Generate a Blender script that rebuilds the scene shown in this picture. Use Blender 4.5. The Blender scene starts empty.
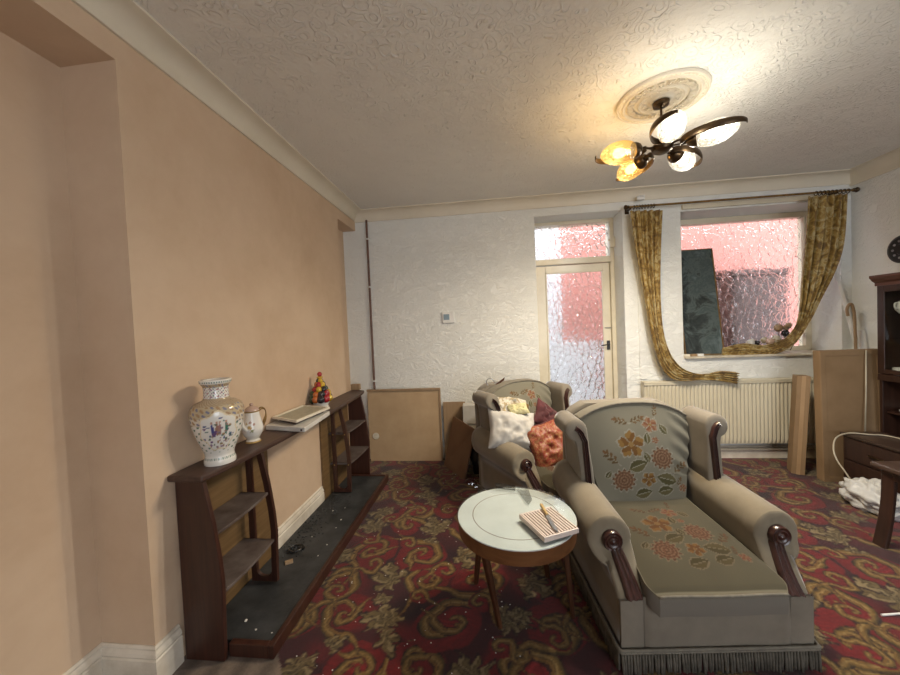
import bpy, bmesh, math, random
import numpy as np
from mathutils import Vector, Matrix
PI = math.pi
random.seed(4)
sc = bpy.context.scene
col = sc.collection

# ------------------------------------------------------------------ camera
F, H = 350.0, 1.40
def _n(v):
    v = np.array(v, float); return v / np.linalg.norm(v)
_d = _n([(488-450)/F, -(326-337.5)/F, -1.0])
_u = -_n([(980-450)/F, -(12700-337.5)/F, -1.0])
_u = _n(_u - _d*_u.dot(_d))
_x = np.cross(_d, _u)
ROT = np.array([_x, _d, _u])
cd = bpy.data.cameras.new('camera')
cam = bpy.data.objects.new('camera', cd); col.objects.link(cam)
cd.sensor_width = 36; cd.lens = F/900*36; cd.clip_start = 0.05
M4 = Matrix([list(ROT[0])+[0], list(ROT[1])+[0], list(ROT[2])+[H], [0, 0, 0, 1]])
cam.matrix_world = M4
sc.camera = cam
def ray(px, py): return ROT @ np.array([(px-450)/F, -(py-337.5)/F, -1.0])
def aY(px, py, Y):
    r = ray(px, py)*1.0; p = r*(Y/r[1]); p[2] += H; return Vector(p)
def aX(px, py, X):
    r = ray(px, py); p = r*(X/r[0]); p[2] += H; return Vector(p)
def aZ(px, py, Z):
    r = ray(px, py); p = r*((Z-H)/r[2]); p[2] += H; return Vector(p)

# ------------------------------------------------------------------ materials
def new_mat(name):
    m = bpy.data.materials.new(name); m.use_nodes = True
    nt = m.node_tree; b = nt.nodes['Principled BSDF']
    return m, nt, b
def N(nt, t, **kw):
    n = nt.nodes.new(t)
    for k, v in kw.items():
        if k in n.inputs: n.inputs[k].default_value = v
        else: setattr(n, k, v)
    return n
def coords(nt, scale=(1, 1, 1), rot=(0, 0, 0)):
    tc = N(nt, 'ShaderNodeTexCoord'); mp = N(nt, 'ShaderNodeMapping')
    mp.inputs['Scale'].default_value = scale; mp.inputs['Rotation'].default_value = rot
    nt.links.new(tc.outputs['Object'], mp.inputs['Vector']); return mp.outputs['Vector']
def ramp(nt, fac, stops):
    r = N(nt, 'ShaderNodeValToRGB'); e = r.color_ramp.elements
    while len(e) < len(stops): e.new(0.5)
    for el, (p, c) in zip(e, stops):
        el.position = p; el.color = (*c, 1)
    nt.links.new(fac, r.inputs['Fac']); return r.outputs['Color']
def bump(nt, b, h, strength=0.3, dist=0.01):
    bp = N(nt, 'ShaderNodeBump'); bp.inputs['Strength'].default_value = strength; bp.inputs['Distance'].default_value = dist
    nt.links.new(h, bp.inputs['Height']); nt.links.new(bp.outputs['Normal'], b.inputs['Normal']); return bp
def noise(nt, vec, scale, detail=4, rough=0.55, dist=0.0):
    n = N(nt, 'ShaderNodeTexNoise'); n.inputs['Scale'].default_value = scale; n.inputs['Detail'].default_value = detail
    n.inputs['Roughness'].default_value = rough; n.inputs['Distortion'].default_value = dist
    nt.links.new(vec, n.inputs['Vector']); return n.outputs['Fac']
def noisy(name, c1, c2, scale=6, rough=0.6, detail=5, sc3=(1, 1, 1), bs=0.0, bscale=60, bd=0.004, metallic=0, lo=0.35, hi=0.65, dist=0.0, spec=None, coat=0, sheen=0):
    m, nt, b = new_mat(name)
    v = coords(nt, sc3)
    f = noise(nt, v, scale, detail, 0.6, dist)
    nt.links.new(ramp(nt, f, [(lo, c1), (hi, c2)]), b.inputs['Base Color'])
    b.inputs['Roughness'].default_value = rough; b.inputs['Metallic'].default_value = metallic
    if spec is not None: b.inputs['Specular IOR Level'].default_value = spec
    if coat: b.inputs['Coat Weight'].default_value = coat
    if sheen:
        b.inputs['Sheen Weight'].default_value = sheen; b.inputs['Sheen Roughness'].default_value = 0.4
    if bs:
        bump(nt, b, noise(nt, v, bscale, 4), bs, bd)
    return m
def attr_mat(name, rough=0.6, bs=0.0, bscale=300, bd=0.002, sheen=0.0, spec=0.5, coat=0, mul=None):
    m, nt, b = new_mat(name)
    a = N(nt, 'ShaderNodeAttribute'); a.attribute_name = 'Col'
    src = a.outputs['Color']
    if mul:
        v = coords(nt); f = noise(nt, v, mul, 3)
        mx = N(nt, 'ShaderNodeMix'); mx.data_type = 'RGBA'; mx.blend_type = 'MULTIPLY'; mx.inputs[0].default_value = 0.6
        nt.links.new(src, mx.inputs[6]); nt.links.new(ramp(nt, f, [(0.3, (.55, .55, .55)), (0.7, (1, 1, 1))]), mx.inputs[7])
        src = mx.outputs[2]
    nt.links.new(src, b.inputs['Base Color'])
    b.inputs['Roughness'].default_value = rough; b.inputs['Specular IOR Level'].default_value = spec
    if coat: b.inputs['Coat Weight'].default_value = coat
    if sheen: b.inputs['Sheen Weight'].default_value = sheen
    if bs: bump(nt, b, noise(nt, coords(nt), bscale, 3), bs, bd)
    return m
def wood(name, c1, c2, axis=2, scale=9, rough=0.4, stretch=0.06, coat=0.0):
    s = [1, 1, 1]; s[axis] = stretch
    m, nt, b = new_mat(name)
    v = coords(nt, tuple(s))
    f = noise(nt, v, scale*6, 5, 0.6, 0.6)
    nt.links.new(ramp(nt, f, [(0.3, c1), (0.7, c2)]), b.inputs['Base Color'])
    b.inputs['Roughness'].default_value = rough
    if coat: b.inputs['Coat Weight'].default_value = coat
    bump(nt, b, f, 0.06, 0.003)
    return m

MT = {}
# salmon plaster with trowel mottling and a few rubbed patches
m, nt, b = new_mat('plaster'); v = coords(nt)
f1 = noise(nt, v, 1.6, 6, 0.6, 0.4); f2 = noise(nt, v, 9, 4, 0.6)
mx = N(nt, 'ShaderNodeMath', operation='MULTIPLY_ADD'); mx.inputs[1].default_value = 0.35
nt.links.new(f2, mx.inputs[0]); nt.links.new(f1, mx.inputs[2])
nt.links.new(ramp(nt, mx.outputs[0], [(0.40, (0.56, 0.395, 0.265)), (0.62, (0.62, 0.455, 0.315)), (0.85, (0.67, 0.505, 0.36))]), b.inputs['Base Color'])
b.inputs['Roughness'].default_value = 0.75; bump(nt, b, f2, 0.08, 0.01); MT['plaster'] = m
# blown white wallpaper with swept swirls
m, nt, b = new_mat('wallpaper'); v = coords(nt, (1, 1, 1.6), (0, 0.5, 0))
w = N(nt, 'ShaderNodeTexNoise'); w.inputs['Scale'].default_value = 9; w.inputs['Detail'].default_value = 4; w.inputs['Distortion'].default_value = 1.8
nt.links.new(v, w.inputs['Vector'])
rg = ramp(nt, w.outputs['Fac'], [(0.40, (0, 0, 0)), (0.47, (1, 1, 1)), (0.50, (0.25, 0.25, 0.25)), (0.56, (0.9, 0.9, 0.9)), (0.6, (0, 0, 0))])
g2 = noise(nt, v, 1.3, 4)
nt.links.new(ramp(nt, g2, [(0.3, (0.79, 0.80, 0.765)), (0.7, (0.85, 0.86, 0.83))]), b.inputs['Base Color'])
b.inputs['Roughness'].default_value = 0.7; bump(nt, b, rg, 0.5, 0.010); MT['paper'] = m
# ceiling: raised scroll paper
m, nt, b = new_mat('ceiling_paper'); v = coords(nt)
vo = N(nt, 'ShaderNodeTexVoronoi'); vo.feature = 'F1'; vo.inputs['Scale'].default_value = 17
dn = N(nt, 'ShaderNodeTexNoise'); dn.inputs['Scale'].default_value = 5; dn.inputs['Detail'].default_value = 2
mv = N(nt, 'ShaderNodeVectorMath', operation='MULTIPLY_ADD'); mv.inputs[1].default_value = (0.12, 0.12, 0.12)
nt.links.new(v, dn.inputs['Vector']); nt.links.new(dn.outputs['Color'], mv.inputs[0]); nt.links.new(v, mv.inputs[2])
nt.links.new(mv.outputs[0], vo.inputs['Vector'])
sn = N(nt, 'ShaderNodeMath', operation='SINE'); ml = N(nt, 'ShaderNodeMath', operation='MULTIPLY'); ml.inputs[1].default_value = 22
nt.links.new(vo.outputs['Distance'], ml.inputs[0]); nt.links.new(ml.outputs[0], sn.inputs[0])
msk = noise(nt, v, 7, 2)
pw = N(nt, 'ShaderNodeMath', operation='MULTIPLY')
rs = ramp(nt, sn.outputs[0], [(0.55, (0, 0, 0)), (0.9, (1, 1, 1))]); rm = ramp(nt, msk, [(0.40, (0, 0, 0)), (0.52, (1, 1, 1))])
nt.links.new(rs, pw.inputs[0]); nt.links.new(rm, pw.inputs[1])
fine = noise(nt, v, 38, 3)
ad = N(nt, 'ShaderNodeMath', operation='MULTIPLY_ADD'); ad.inputs[1].default_value = 0.8
nt.links.new(fine, ad.inputs[0]); nt.links.new(pw.outputs[0], ad.inputs[2])
nt.links.new(ramp(nt, noise(nt, v, 1.1, 4), [(0.3, (0.79, 0.775, 0.735)), (0.7, (0.85, 0.835, 0.79))]), b.inputs['Base Color'])
b.inputs['Roughness'].default_value = 0.65; bump(nt, b, ad.outputs[0], 0.65, 0.012); MT['ceiling'] = m

MT['coving'] = noisy('cream_coving', (0.70, 0.64, 0.52), (0.76, 0.70, 0.58), 3, 0.5)
MT['gloss'] = noisy('cream_gloss', (0.66, 0.60, 0.46), (0.74, 0.68, 0.54), 5, 0.25)
MT['skirt'] = noisy('skirting_paint', (0.60, 0.53, 0.43), (0.80, 0.74, 0.64), 7, 0.45, bs=0.1, bscale=30)
MT['radiator'] = noisy('radiator_enamel', (0.5808, 0.528, 0.396), (0.616, 0.5632, 0.4312), 3, 0.35)
MT['sill'] = noisy('sill_paint', (0.45, 0.40, 0.31), (0.68, 0.62, 0.50), 9, 0.5)
MT['white'] = noisy('white_plastic', (0.72, 0.72, 0.70), (0.80, 0.80, 0.78), 5, 0.35)
MT['carpet'] = attr_mat('carpet_pile', 0.95, 0.35, 420, 0.004, 0.25, 0.1, mul=70)
MT['mahog'] = wood('dark_mahogany', (0.030, 0.010, 0.007), (0.062, 0.023, 0.014), 2, 7, 0.38)
MT['mahogY'] = wood('dark_mahogany_top', (0.04, 0.0192, 0.0136), (0.08, 0.044, 0.0336), 1, 7, 0.42)
MT['oak'] = wood('oak_ply', (0.1275, 0.07225, 0.0272), (0.204, 0.1232, 0.0527), 1, 8, 0.55)
MT['shelf'] = noisy('dusty_shelf', (0.068, 0.044, 0.036), (0.136, 0.108, 0.096), 9, 0.65)
MT['slate'] = noisy('sooty_slate', (0.008, 0.009, 0.010), (0.055, 0.057, 0.059), 7, 0.6, bs=0.3, bscale=40, lo=0.3, hi=0.75)
MT['tablewood'] = wood('teak_apron', (0.0975, 0.0375, 0.0135), (0.165, 0.07125, 0.02625), 0, 5, 0.35)
MT['legwood'] = wood('shaded_teak_leg', (0.044, 0.016, 0.0072), (0.08, 0.0304, 0.0128), 2, 5, 0.4)  # teak darkened so the shade under the table sits in its colour
MT['velour'] = noisy('grey_velour', (0.1617, 0.1409, 0.1117), (0.209, 0.1828, 0.1442), 5, 0.85, bs=0.15, bscale=250, bd=0.002, sheen=0.35, spec=0.15)
MT['velourwarm'] = noisy('grey_velour_roll', (0.1827, 0.1529, 0.1076), (0.2274, 0.1921, 0.1373), 5, 0.85, bs=0.15, bscale=250, bd=0.002, sheen=0.35, spec=0.15)
MT['moquette'] = attr_mat('floral_moquette', 0.85, 0.25, 260, 0.002, 0.10, 0.12)
MT['fringe'] = noisy('bullion_fringe', (0.0748, 0.068, 0.05576), (0.136, 0.1224, 0.1006), 30, 0.9, spec=0.1)
MT['braid'] = noisy('braid', (0.133, 0.119, 0.0945), (0.182, 0.1645, 0.1295), 30, 0.9)
MT['facing'] = wood('carved_facing', (0.022, 0.008, 0.007), (0.05, 0.017, 0.013), 2, 7, 0.28, coat=0.3)
MT['bronze'] = noisy('dark_bronze', (0.05, 0.033, 0.02), (0.10, 0.065, 0.035), 9, 0.35, metallic=0.9)
MT['brass'] = noisy('old_brass', (0.30, 0.20, 0.07), (0.42, 0.29, 0.11), 9, 0.3, metallic=0.9)
MT['copper'] = noisy('brown_painted_pipe', (0.10, 0.045, 0.03), (0.16, 0.08, 0.055), 12, 0.4)
MT['hardboard'] = noisy('hardboard', (0.4462, 0.3081, 0.1754), (0.51, 0.3612, 0.2125), 5, 0.7)
MT['brownboard'] = noisy('brown_board', (0.136, 0.068, 0.036), (0.184, 0.1, 0.056), 4, 0.45)
MT['ply'] = wood('pale_ply', (0.272, 0.176, 0.096), (0.336, 0.232, 0.136), 2, 6, 0.6)
MT['card'] = noisy('cardboard', (0.2138, 0.1346, 0.06732), (0.2614, 0.1703, 0.09108), 3, 0.8)
MT['tape'] = noisy('parcel_tape', (0.30, 0.19, 0.10), (0.36, 0.24, 0.13), 4, 0.35)
MT['porcelain'] = noisy('white_porcelain', (0.74, 0.72, 0.67), (0.80, 0.78, 0.73), 4, 0.12, coat=0.4)
MT['vase'] = attr_mat('painted_porcelain', 0.13, coat=0.4)
MT['gilt'] = noisy('worn_gilt', (0.16, 0.09, 0.03), (0.30, 0.18, 0.06), 20, 0.3, metallic=0.5)
MT['pinkglaze'] = noisy('pink_glaze', (0.42, 0.27, 0.22), (0.52, 0.38, 0.30), 12, 0.2)
MT['slab'] = noisy('grey_white_slab', (0.52, 0.50, 0.46), (0.64, 0.62, 0.58), 9, 0.5)
MT['frosted'] = noisy('frosted_panel', (0.30, 0.29, 0.22), (0.39, 0.38, 0.30), 40, 0.4)
MT['creamframe'] = noisy('cream_frame', (0.66, 0.60, 0.48), (0.74, 0.69, 0.57), 9, 0.4)
for nm, c in dict(red=(0.40, 0.02, 0.025), yellow=(0.60, 0.38, 0.03), green=(0.04, 0.07, 0.03), dark=(0.025, 0.022, 0.025), orange=(0.52, 0.14, 0.03)).items():
    MT['gl_'+nm] = noisy('glazed_'+nm, tuple(x*0.75 for x in c), c, 15, 0.12, coat=0.5)
MT['whitecloth'] = noisy('white_cotton', (0.4335, 0.4118, 0.3757), (0.5202, 0.5057, 0.4769), 7, 0.85, bs=0.12, bscale=9, bd=0.03)
MT['lacecloth'] = noisy('cream_brocade', (0.352, 0.28, 0.168), (0.56, 0.52, 0.44), 38, 0.8, bs=0.3, bscale=30, bd=0.02, lo=0.45, hi=0.52)
MT['yellowcloth'] = noisy('yellow_cushion_cloth', (0.50, 0.46, 0.24), (0.58, 0.54, 0.32), 30, 0.8)
MT['maroon'] = noisy('maroon_velvet', (0.05625, 0.009, 0.012), (0.0975, 0.0165, 0.02025), 8, 0.8, sheen=0.3)
MT['brocade'] = noisy('red_gold_brocade', (0.252, 0.0406, 0.0245), (0.35, 0.175, 0.07), 55, 0.5, dist=1.5, lo=0.46, hi=0.60, bs=0.3, bscale=30, bd=0.015)
MT['blackplastic'] = noisy('black_plastic', (0.008, 0.008, 0.008), (0.02, 0.02, 0.02), 9, 0.3, bs=0.4, bscale=20, bd=0.03)
MT['steel'] = noisy('steel', (0.25, 0.25, 0.26), (0.40, 0.40, 0.41), 30, 0.3, metallic=0.9)
MT['ivory'] = noisy('horn_handle', (0.46, 0.30, 0.12), (0.60, 0.44, 0.20), 30, 0.35)
MT['traypink'] = noisy('pinkish_plastic', (0.594, 0.504, 0.45), (0.648, 0.558, 0.504), 9, 0.4)
MT['traygap'] = noisy('tray_groove', (0.26, 0.19, 0.15), (0.32, 0.24, 0.19), 9, 0.6)
MT['bag'] = noisy('white_polythene', (0.527, 0.527, 0.51), (0.629, 0.629, 0.6205), 6, 0.35, bs=0.5, bscale=22, bd=0.02)
MT['cable'] = noisy('cream_cable', (0.391, 0.3485, 0.2635), (0.459, 0.4165, 0.323), 9, 0.5)
MT['darkwood'] = wood('cabinet_mahogany', (0.022, 0.010, 0.007), (0.045, 0.02, 0.013), 2, 6, 0.35)
MT['cabtop'] = wood('cabinet_cornice', (0.07, 0.025, 0.015), (0.12, 0.048, 0.028), 1, 6, 0.35)
MT['benchtop'] = wood('bench_top', (0.04, 0.024, 0.0176), (0.072, 0.0448, 0.0336), 1, 6, 0.35)
MT['blackplate'] = noisy('black_metal_plaque', (0.010, 0.010, 0.011), (0.022, 0.022, 0.024), 9, 0.4)
MT['bluegrey'] = noisy('lcd', (0.24, 0.33, 0.40), (0.28, 0.38, 0.45), 9, 0.2)
MT['floorboard'] = wood('bare_boards', (0.112, 0.077, 0.056), (0.182, 0.14, 0.112), 1, 4, 0.7)
MT['coral'] = noisy('coral_render', (0.42, 0.165, 0.135), (0.48, 0.20, 0.165), 4, 0.8)
MT['porchwhite'] = noisy('porch_white', (0.52, 0.525, 0.54), (0.58, 0.585, 0.60), 4, 0.6)
MT['porchdark'] = noisy('porch_dark', (0.035, 0.014, 0.010), (0.06, 0.026, 0.02), 4, 0.5)
MT['concrete'] = noisy('paved_ground', (0.38, 0.38, 0.38), (0.44, 0.44, 0.44), 4, 0.8)
MT['crumb'] = noisy('plaster_crumbs', (0.55, 0.52, 0.47), (0.7, 0.68, 0.63), 9, 0.9)
# gold jacquard curtain
m, nt, b = new_mat('gold_jacquard'); v = coords(nt, (1, 1, 0.8))
f = noise(nt, v, 17, 3, 0.55, 1.2); g = noise(nt, v, 120, 2)
nt.links.new(ramp(nt, f, [(0.36, (0.13, 0.07, 0.012)), (0.46, (0.25, 0.15, 0.03)), (0.54, (0.35, 0.235, 0.06)), (0.61, (0.46, 0.38, 0.20)), (0.70, (0.22, 0.13, 0.025))]), b.inputs['Base Color'])
b.inputs['Roughness'].default_value = 0.6; b.inputs['Sheen Weight'].default_value = 0.2; bump(nt, b, g, 0.2, 0.003); MT['curtain'] = m
# dark painting
m, nt, b = new_mat('painting'); v = coords(nt)
f = noise(nt, v, 4.5, 8, 0.7, 0.5)
sx = N(nt, 'ShaderNodeSeparateXYZ'); nt.links.new(v, sx.inputs[0])
ma = N(nt, 'ShaderNodeMath', operation='MULTIPLY_ADD'); ma.inputs[1].default_value = 0.55; nt.links.new(sx.outputs[0], ma.inputs[0]); nt.links.new(f, ma.inputs[2])
nt.links.new(ramp(nt, ma.outputs[0], [(0.44, (0.012, 0.016, 0.016)), (0.54, (0.035, 0.046, 0.045)), (0.60, (0.085, 0.11, 0.108)), (0.66, (0.05, 0.07, 0.07)), (0.78, (0.12, 0.155, 0.16))]), b.inputs['Base Color'])
b.inputs['Roughness'].default_value = 0.22; MT['painting'] = m
# obscure rolled glass
def pebble_glass(name, scale, strength, dist=0.02, tint=(1, 1, 1)):
    m, nt, b = new_mat(name); v = coords(nt, (1, 0.05, 0.85))
    vo = N(nt, 'ShaderNodeTexVoronoi'); vo.feature = 'DISTANCE_TO_EDGE'; vo.inputs['Scale'].default_value = scale
    dn = N(nt, 'ShaderNodeTexNoise'); dn.inputs['Scale'].default_value = 9
    mv = N(nt, 'ShaderNodeVectorMath', operation='MULTIPLY_ADD'); mv.inputs[1].default_value = (0.05, 0.0, 0.05)
    nt.links.new(v, dn.inputs['Vector']); nt.links.new(dn.outputs['Color'], mv.inputs[0]); nt.links.new(v, mv.inputs[2])
    nt.links.new(mv.outputs[0], vo.inputs['Vector'])
    r = ramp(nt, vo.outputs['Distance'], [(0.0, (0, 0, 0)), (0.06, (0.30, 0.30, 0.30)), (0.22, (0.85, 0.85, 0.85)), (0.45, (1, 1, 1))])
    b.inputs['Base Color'].default_value = (*tint, 1); b.inputs['Roughness'].default_value = 0.04
    b.inputs['Transmission Weight'].default_value = 1.0; b.inputs['IOR'].default_value = 1.45
    bump(nt, b, r, strength, dist); return m
MT['glassdoor'] = pebble_glass('obscure_glass', 20, 0.85)
MT['glasswin'] = pebble_glass('obscure_glass_window', 17, 0.6, 0.014)
# clear glass table top and cabinet panes: straight-through with reflections
def clear_glass(name, tint, rough=0.02, fac=0.9):
    m = bpy.data.materials.new(name); m.use_nodes = True; nt = m.node_tree
    nt.nodes.remove(nt.nodes['Principled BSDF']); out = nt.nodes['Material Output']
    tr = N(nt, 'ShaderNodeBsdfTransparent'); tr.inputs['Color'].default_value = (*tint, 1)
    gl = N(nt, 'ShaderNodeBsdfGlossy'); gl.inputs['Roughness'].default_value = rough
    fr = N(nt, 'ShaderNodeFresnel'); fr.inputs['IOR'].default_value = 1.45
    mx = N(nt, 'ShaderNodeMixShader')
    ge = N(nt, 'ShaderNodeNewGeometry'); sb_ = N(nt, 'ShaderNodeMath', operation='SUBTRACT'); sb_.inputs[0].default_value = 1.0
    mu = N(nt, 'ShaderNodeMath', operation='MULTIPLY')
    nt.links.new(ge.outputs['Backfacing'], sb_.inputs[1]); nt.links.new(fr.outputs[0], mu.inputs[0]); nt.links.new(sb_.outputs[0], mu.inputs[1])
    nt.links.new(mu.outputs[0], mx.inputs[0]); nt.links.new(tr.outputs[0], mx.inputs[1]); nt.links.new(gl.outputs[0], mx.inputs[2])
    nt.links.new(mx.outputs[0], out.inputs['Surface']); return m
MT['pane'] = clear_glass('clear_glass', (0.93, 0.95, 0.94))
MT['tableglass'] = clear_glass('table_glass', (0.95, 0.97, 0.965))
MT['acrylic'] = clear_glass('clear_acrylic', (0.80, 0.80, 0.79), 0.15)
MT['underglass'] = noisy('reflection_tinted_panel', (0.5808, 0.6072, 0.6072), (0.66, 0.6864, 0.6864), 6, 0.35)  # bluish white tint holds the window's reflection in the glass top
# lamp glass and bulbs
def shade_mat(name, tint, em, st):
    m = bpy.data.materials.new(name); m.use_nodes = True; nt = m.node_tree
    nt.nodes.remove(nt.nodes['Principled BSDF']); out = nt.nodes['Material Output']
    v = coords(nt); vo = N(nt, 'ShaderNodeTexVoronoi'); vo.inputs['Scale'].default_value = 65; nt.links.new(v, vo.inputs['Vector'])
    bp = N(nt, 'ShaderNodeBump'); bp.inputs['Strength'].default_value = 0.8; bp.inputs['Distance'].default_value = 0.01
    nt.links.new(vo.outputs['Distance'], bp.inputs['Height'])
    tr = N(nt, 'ShaderNodeBsdfTransparent'); tr.inputs['Color'].default_value = (*tint, 1)
    tl = N(nt, 'ShaderNodeBsdfTranslucent'); tl.inputs['Color'].default_value = (*tint, 1); nt.links.new(bp.outputs[0], tl.inputs['Normal'])
    gl = N(nt, 'ShaderNodeBsdfGlossy'); gl.inputs['Roughness'].default_value = 0.15; nt.links.new(bp.outputs[0], gl.inputs['Normal'])
    m1 = N(nt, 'ShaderNodeMixShader'); m2 = N(nt, 'ShaderNodeMixShader'); m2.inputs[0].default_value = 0.12
    nt.links.new(ramp(nt, vo.outputs['Distance'], [(0.2, (0.006, 0.006, 0.006)), (0.55, (0.055, 0.055, 0.055))]), m1.inputs[0])
    nt.links.new(tr.outputs[0], m1.inputs[1]); nt.links.new(tl.outputs[0], m1.inputs[2])
    nt.links.new(m1.outputs[0], m2.inputs[1]); nt.links.new(gl.outputs[0], m2.inputs[2])
    e = N(nt, 'ShaderNodeEmission'); e.inputs['Color'].default_value = (*em, 1); e.inputs['Strength'].default_value = st
    ads = N(nt, 'ShaderNodeAddShader'); nt.links.new(m2.outputs[0], ads.inputs[0]); nt.links.new(e.outputs[0], ads.inputs[1])
    nt.links.new(ads.outputs[0], out.inputs['Surface']); return m
MT['shadecool'] = shade_mat('textured_glass_cool', (0.95, 0.93, 0.86), (1.0, 0.93, 0.74), 0.10)
MT['shadewarm'] = shade_mat('textured_glass_amber_glow', (0.92, 0.74, 0.40), (1.0, 0.55, 0.14), 0.12)  # same glass as the cool shades; amber bulb light put into its colour
def emit(name, c, s):
    m = bpy.data.materials.new(name); m.use_nodes = True; nt = m.node_tree
    nt.nodes.remove(nt.nodes['Principled BSDF'])
    e = N(nt, 'ShaderNodeEmission'); e.inputs['Color'].default_value = (*c, 1); e.inputs['Strength'].default_value = s
    nt.links.new(e.outputs[0], nt.nodes['Material Output'].inputs['Surface']); return m
MT['bulbcool'] = emit('lit_bulb_cool', (1.0, 0.95, 0.82), 6)
MT['bulbwarm'] = emit('lit_bulb_amber', (1.0, 0.70, 0.26), 5)

# ------------------------------------------------------------------ mesh helpers
class MB:
    def __init__(s): s.v = []; s.f = []; s.mi = []; s.c = None
    def add(s, vs, fs, mi=0, cols=None):
        o = len(s.v); s.v += [tuple(x) for x in vs]; s.f += [tuple(i+o for i in f) for f in fs]; s.mi += [mi]*len(fs)
        if cols is not None:
            if s.c is None: s.c = [(1, 1, 1, 1)]*o
            s.c += [(*c[:3], 1) for c in cols]
        elif s.c is not None: s.c += [(1, 1, 1, 1)]*len(vs)
        return s
    def box(s, lo, hi, mi=0):
        (a, b, c), (d, e, f) = lo, hi
        return s.add([(a,b,c),(d,b,c),(d,e,c),(a,e,c),(a,b,f),(d,b,f),(d,e,f),(a,e,f)],
                     [(0,3,2,1),(4,5,6,7),(0,1,5,4),(1,2,6,5),(2,3,7,6),(3,0,4,7)], mi)
    def hexa(s, p, mi=0):
        return s.add(p, [(0,3,2,1),(4,5,6,7),(0,1,5,4),(1,2,6,5),(2,3,7,6),(3,0,4,7)], mi)
    def prism(s, poly, fn0, fn1, mi=0):
        n = len(poly); vs = [fn0(*p) for p in poly]+[fn1(*p) for p in poly]
        fs = [tuple(range(n))[::-1], tuple(range(n, 2*n))]+[(i, (i+1) % n, n+(i+1) % n, n+i) for i in range(n)]
        return s.add(vs, fs, mi)
    def grid(s, fn, nu, nv, closed_u=False, cap0=False, cap1=False, mi=0, col=None):
        vs = []; cs = [] if col else None
        cu = nu if closed_u else nu+1
        for j in range(nv+1):
            for i in range(cu):
                vs.append(fn(i/nu, j/nv))
                if col: cs.append(col(i/nu, j/nv))
        fs = []
        for j in range(nv):
            for i in range(nu):
                a = j*cu+i; b_ = j*cu+(i+1) % cu
                fs.append((a, b_, b_+cu, a+cu))
        if cap0: fs.append(tuple(range(cu))[::-1])
        if cap1: fs.append(tuple(range(nv*cu, nv*cu+cu)))
        return s.add(vs, fs, mi, cs)
    def lathe(s, prof, n=32, org=(0, 0, 0), mi=0, col=None, axis=None):
        m = len(prof)-1; A = Matrix.Identity(3)
        if axis is not None: A = Vector((0, 0, 1)).rotation_difference(Vector(axis)).to_matrix()
        o = Vector(org)
        def fn(u, w):
            r, z = prof[min(m, int(round(w*m)))]
            return o+A @ Vector((r*math.cos(2*PI*u), r*math.sin(2*PI*u), z))
        return s.grid(fn, n, m, True, True, True, mi, col)
    def tube(s, pts, r, n=10, mi=0, flat=None):
        pts = [Vector(p) for p in pts]; k = len(pts)
        rs = r if isinstance(r, (list, tuple)) else [r]*k
        rings = []; up = Vector((0, 0, 1)); pn = None
        for i, p in enumerate(pts):
            t = (pts[min(k-1, i+1)]-pts[max(0, i-1)]).normalized()
            if pn is None: pn = (up.cross(t) if abs(t.z) < 0.95 else Vector((1, 0, 0)).cross(t)).normalized()
            a = (pn-t*pn.dot(t)).normalized(); pn = a; bb = t.cross(a)
            rings.append([p+a*(rs[i]*math.cos(2*PI*q/n))+bb*(rs[i]*(flat or 1)*math.sin(2*PI*q/n)) for q in range(n)])
        return s.grid(lambda u, w: rings[int(round(w*(k-1)))][int(round(u*n)) % n], n, k-1, True, True, True, mi)
    def ball(s, c, r, n=16, m=10, mi=0):
        r3 = r if isinstance(r, (tuple, list)) else (r, r, r)
        def fn(u, w):
            th = max(0.02, min(PI-0.02, PI*w))
            return (c[0]-r3[0]*math.sin(th)*math.cos(2*PI*u), c[1]-r3[1]*-math.sin(th)*math.sin(2*PI*u), c[2]-r3[2]*math.cos(th))
        return s.grid(fn, n, m, True, True, True, mi)
    def build(s, name, mats, parent=None, smooth=False, bevel=0, seg=2, sub=0, angle=35):
        me = bpy.data.meshes.new(name); me.from_pydata(s.v, [], s.f)
        mats = mats if isinstance(mats, (list, tuple)) else [mats]
        for m_ in mats: me.materials.append(MT[m_] if isinstance(m_, str) else m_)
        me.polygons.foreach_set('material_index', s.mi)
        if s.c is not None:
            ca = me.color_attributes.new('Col', 'FLOAT_COLOR', 'POINT')
            ca.data.foreach_set('color', [x for c in s.c for x in c])
        bm = bmesh.new(); bm.from_mesh(me); bmesh.ops.recalc_face_normals(bm, faces=bm.faces); bm.to_mesh(me); bm.free()
        if smooth: me.shade_smooth(); 
        me.update()
        o = bpy.data.objects.new(name, me); col.objects.link(o)
        if parent is not None: o.parent = parent
        if smooth and smooth != 'all':
            me.set_sharp_from_angle(angle=math.radians(angle))
        if bevel:
            bv = o.modifiers.new('edge', 'BEVEL'); bv.width = bevel; bv.segments = seg; bv.limit_method = 'ANGLE'
        if sub:
            sb = o.modifiers.new('smooth', 'SUBSURF'); sb.levels = sub; sb.render_levels = sub
        return o
def tag(o, label=None, cat=None, group=None, kind=None):
    for k, v in (('label', label), ('category', cat), ('group', group), ('kind', kind)):
        if v: o[k] = v
    return o
def thing(name, label, cat, loc=(0, 0, 0), rz=0, group=None):
    o = bpy.data.objects.new(name, None); col.objects.link(o); o.empty_display_size = 0.05
    o.location = loc; o.rotation_euler = (0, 0, rz); return tag(o, label, cat, group)
def structure(name, mb, mats, **kw):
    return tag(mb.build(name, mats, **kw), kind='structure')
def copy_tree(o, parent=None):
    c = o.copy(); col.objects.link(c)
    if parent is not None: c.parent = parent
    for ch in list(o.children): copy_tree(ch, c)
    return c
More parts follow.
